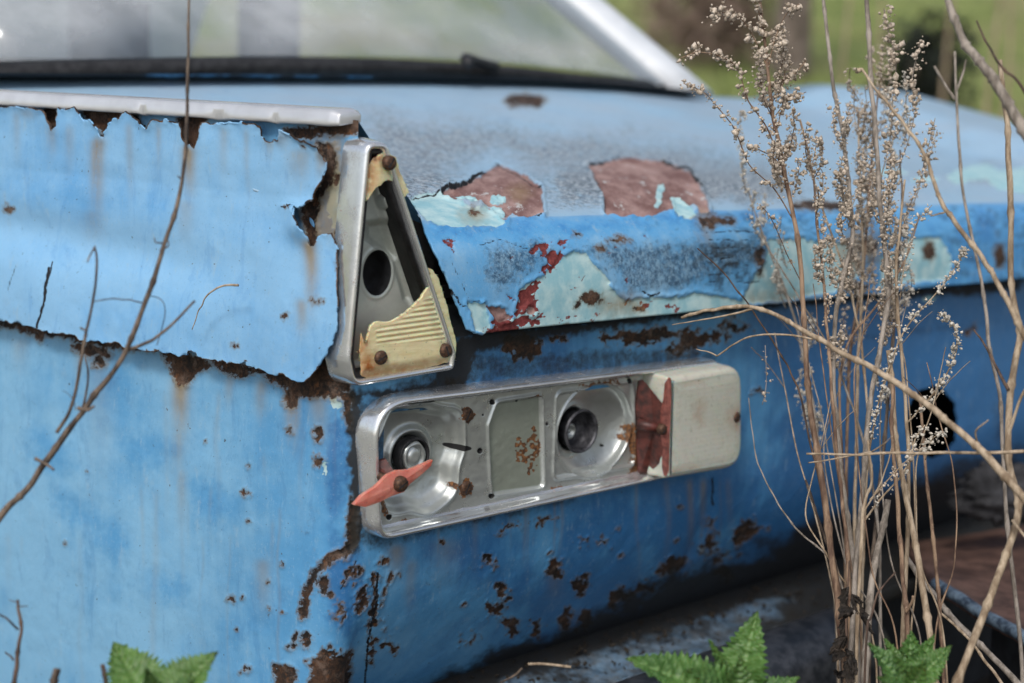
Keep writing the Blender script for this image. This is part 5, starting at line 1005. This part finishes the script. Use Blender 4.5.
def bush(px_, D, wd, ht, m, label, n=900, leafs=.05, name='shrub'):
    b = ground_pt(px_, D); t = empty(name, b, label=label, cat='shrub', group=None); r2 = np.random.default_rng(int(px_*7)); mb = MB(); V = []; Fc = []
    q = r2.normal(size=(n, 3)); q = q/np.linalg.norm(q, axis=1, keepdims=True)*r2.uniform(.2, 1, (n, 1))**.5
    q *= (1+.35*np.sin(q[:, :1]*5+q[:, 1:2]*4)); c = b+q*np.array([wd/2, wd/2, ht/2])+np.array([0, 0, ht*.48])
    a1 = nrm(r2.normal(size=(n, 3)))*leafs; a2 = nrm(r2.normal(size=(n, 3)))*leafs*.5
    V = np.stack([c-a1, c+a2, c+a1, c-a2], 1).reshape(-1, 3); obj('foliage', V, np.arange(4*n).reshape(n, 4), m, t, smooth=False, kind='stuff')
    for k in range(5):
        a_ = r2.uniform(0, 2*pi); mb.add(tube(np.array([b, b+np.array([cos(a_)*wd*.2, sin(a_)*wd*.2, ht*.6])]), [.03, .01], 6))
    mb.build('stems', M['bark'], t)
tree(792, 14, 6, .20, 'blurred pale tree trunk behind the wormwood seed heads')
tree(950, 24, 7, .16, 'thin blurred tree trunk right of the dark shrub')
bush(722, 15, 1.3, 1.1, M['scrub'], 'brown bare scrub seen beside the rear window pillar', 1500, .06)
bush(690, 17, 1.6, 1.5, M['scrub'], 'taller brown scrub half hidden by the pillar', 1500, .06)
bush(927, 10.5, .62, .86, M['darkscrub'], 'small almost black shrub on the grass behind the stalks', 1500, .05)
bush(1010, 30, 3.0, 2.0, M['scrub'], 'brown thicket up the slope at the right edge', 1200, .1)
for i in range(9):
    bush(640+i*60, 48+3*(i % 3), 7, 6+i % 3, M['scrub'] if i % 2 else M['grassb'], ['rounded green', 'rounded brown'][i % 2]+' thicket high on the slope, %s from the left of the thickets there' % ['first', 'second', 'third', 'fourth', 'fifth', 'sixth', 'seventh', 'eighth', 'last'][i], 900, .35)
for i, (px_, D_, hh_, w_, lb_) in enumerate([(838, 6.5, 1.6, .012, 'blurred upright dead stalk behind the car, left of the dark shrub'), (876, 8, 1.9, .014, 'tall blurred dead stalk on the grass close to the dark shrub'), (985, 5.5, 1.5, .012, 'blurred dead stalk on the grass at the upper right'), (1005, 7, 1.7, .014, 'outermost blurred dead stalk on the grass at upper right'), (945, 9, 1.9, .016, 'blurred dead stalk just right of the dark shrub')]):
    b = ground_pt(px_, D_); t = empty('dead_stalk', b, label=lb_, cat='dead stalk', group='blurred dead stalks on the grass behind the car'); C_ = catmull([b, b+np.array([.03, 0, hh_*.5]), b+np.array([.08*(-1)**i, 0, hh_])], 5); obj('stem', *tube(C_, np.linspace(w_, w_*.4, len(C_)), 7), M['straw'], t)
# grass tufts behind the car
r2 = np.random.default_rng(9); n = 26000; X = r2.uniform(-1, 14, n); Y = r2.uniform(4.0, 22, n)
Zg = .06*0+.5*(fbm(X/6, Y/6, 8)-.5)*sstep(3, 12, np.hypot(X, Y))+16*sstep(13, 75, Y)+.03*np.clip(Y-6, 0, 8)
b = np.stack([X, Y, Zg-.03], 1); a_ = r2.uniform(0, 2*pi, n); hh = r2.uniform(.08, .26, n); s_ = np.stack([np.cos(a_), np.sin(a_), 0*a_], 1)*.012; tp = b+np.stack([r2.normal(size=n)*.06, r2.normal(size=n)*.06, hh], 1)
obj('grass', np.stack([b-s_, b+s_, tp], 1).reshape(-1, 3), np.arange(3*n).reshape(n, 3), M['grassb'], None, smooth=False, loc=(0, 0, 0), kind='stuff', label='rough green grass on the slope behind the car')
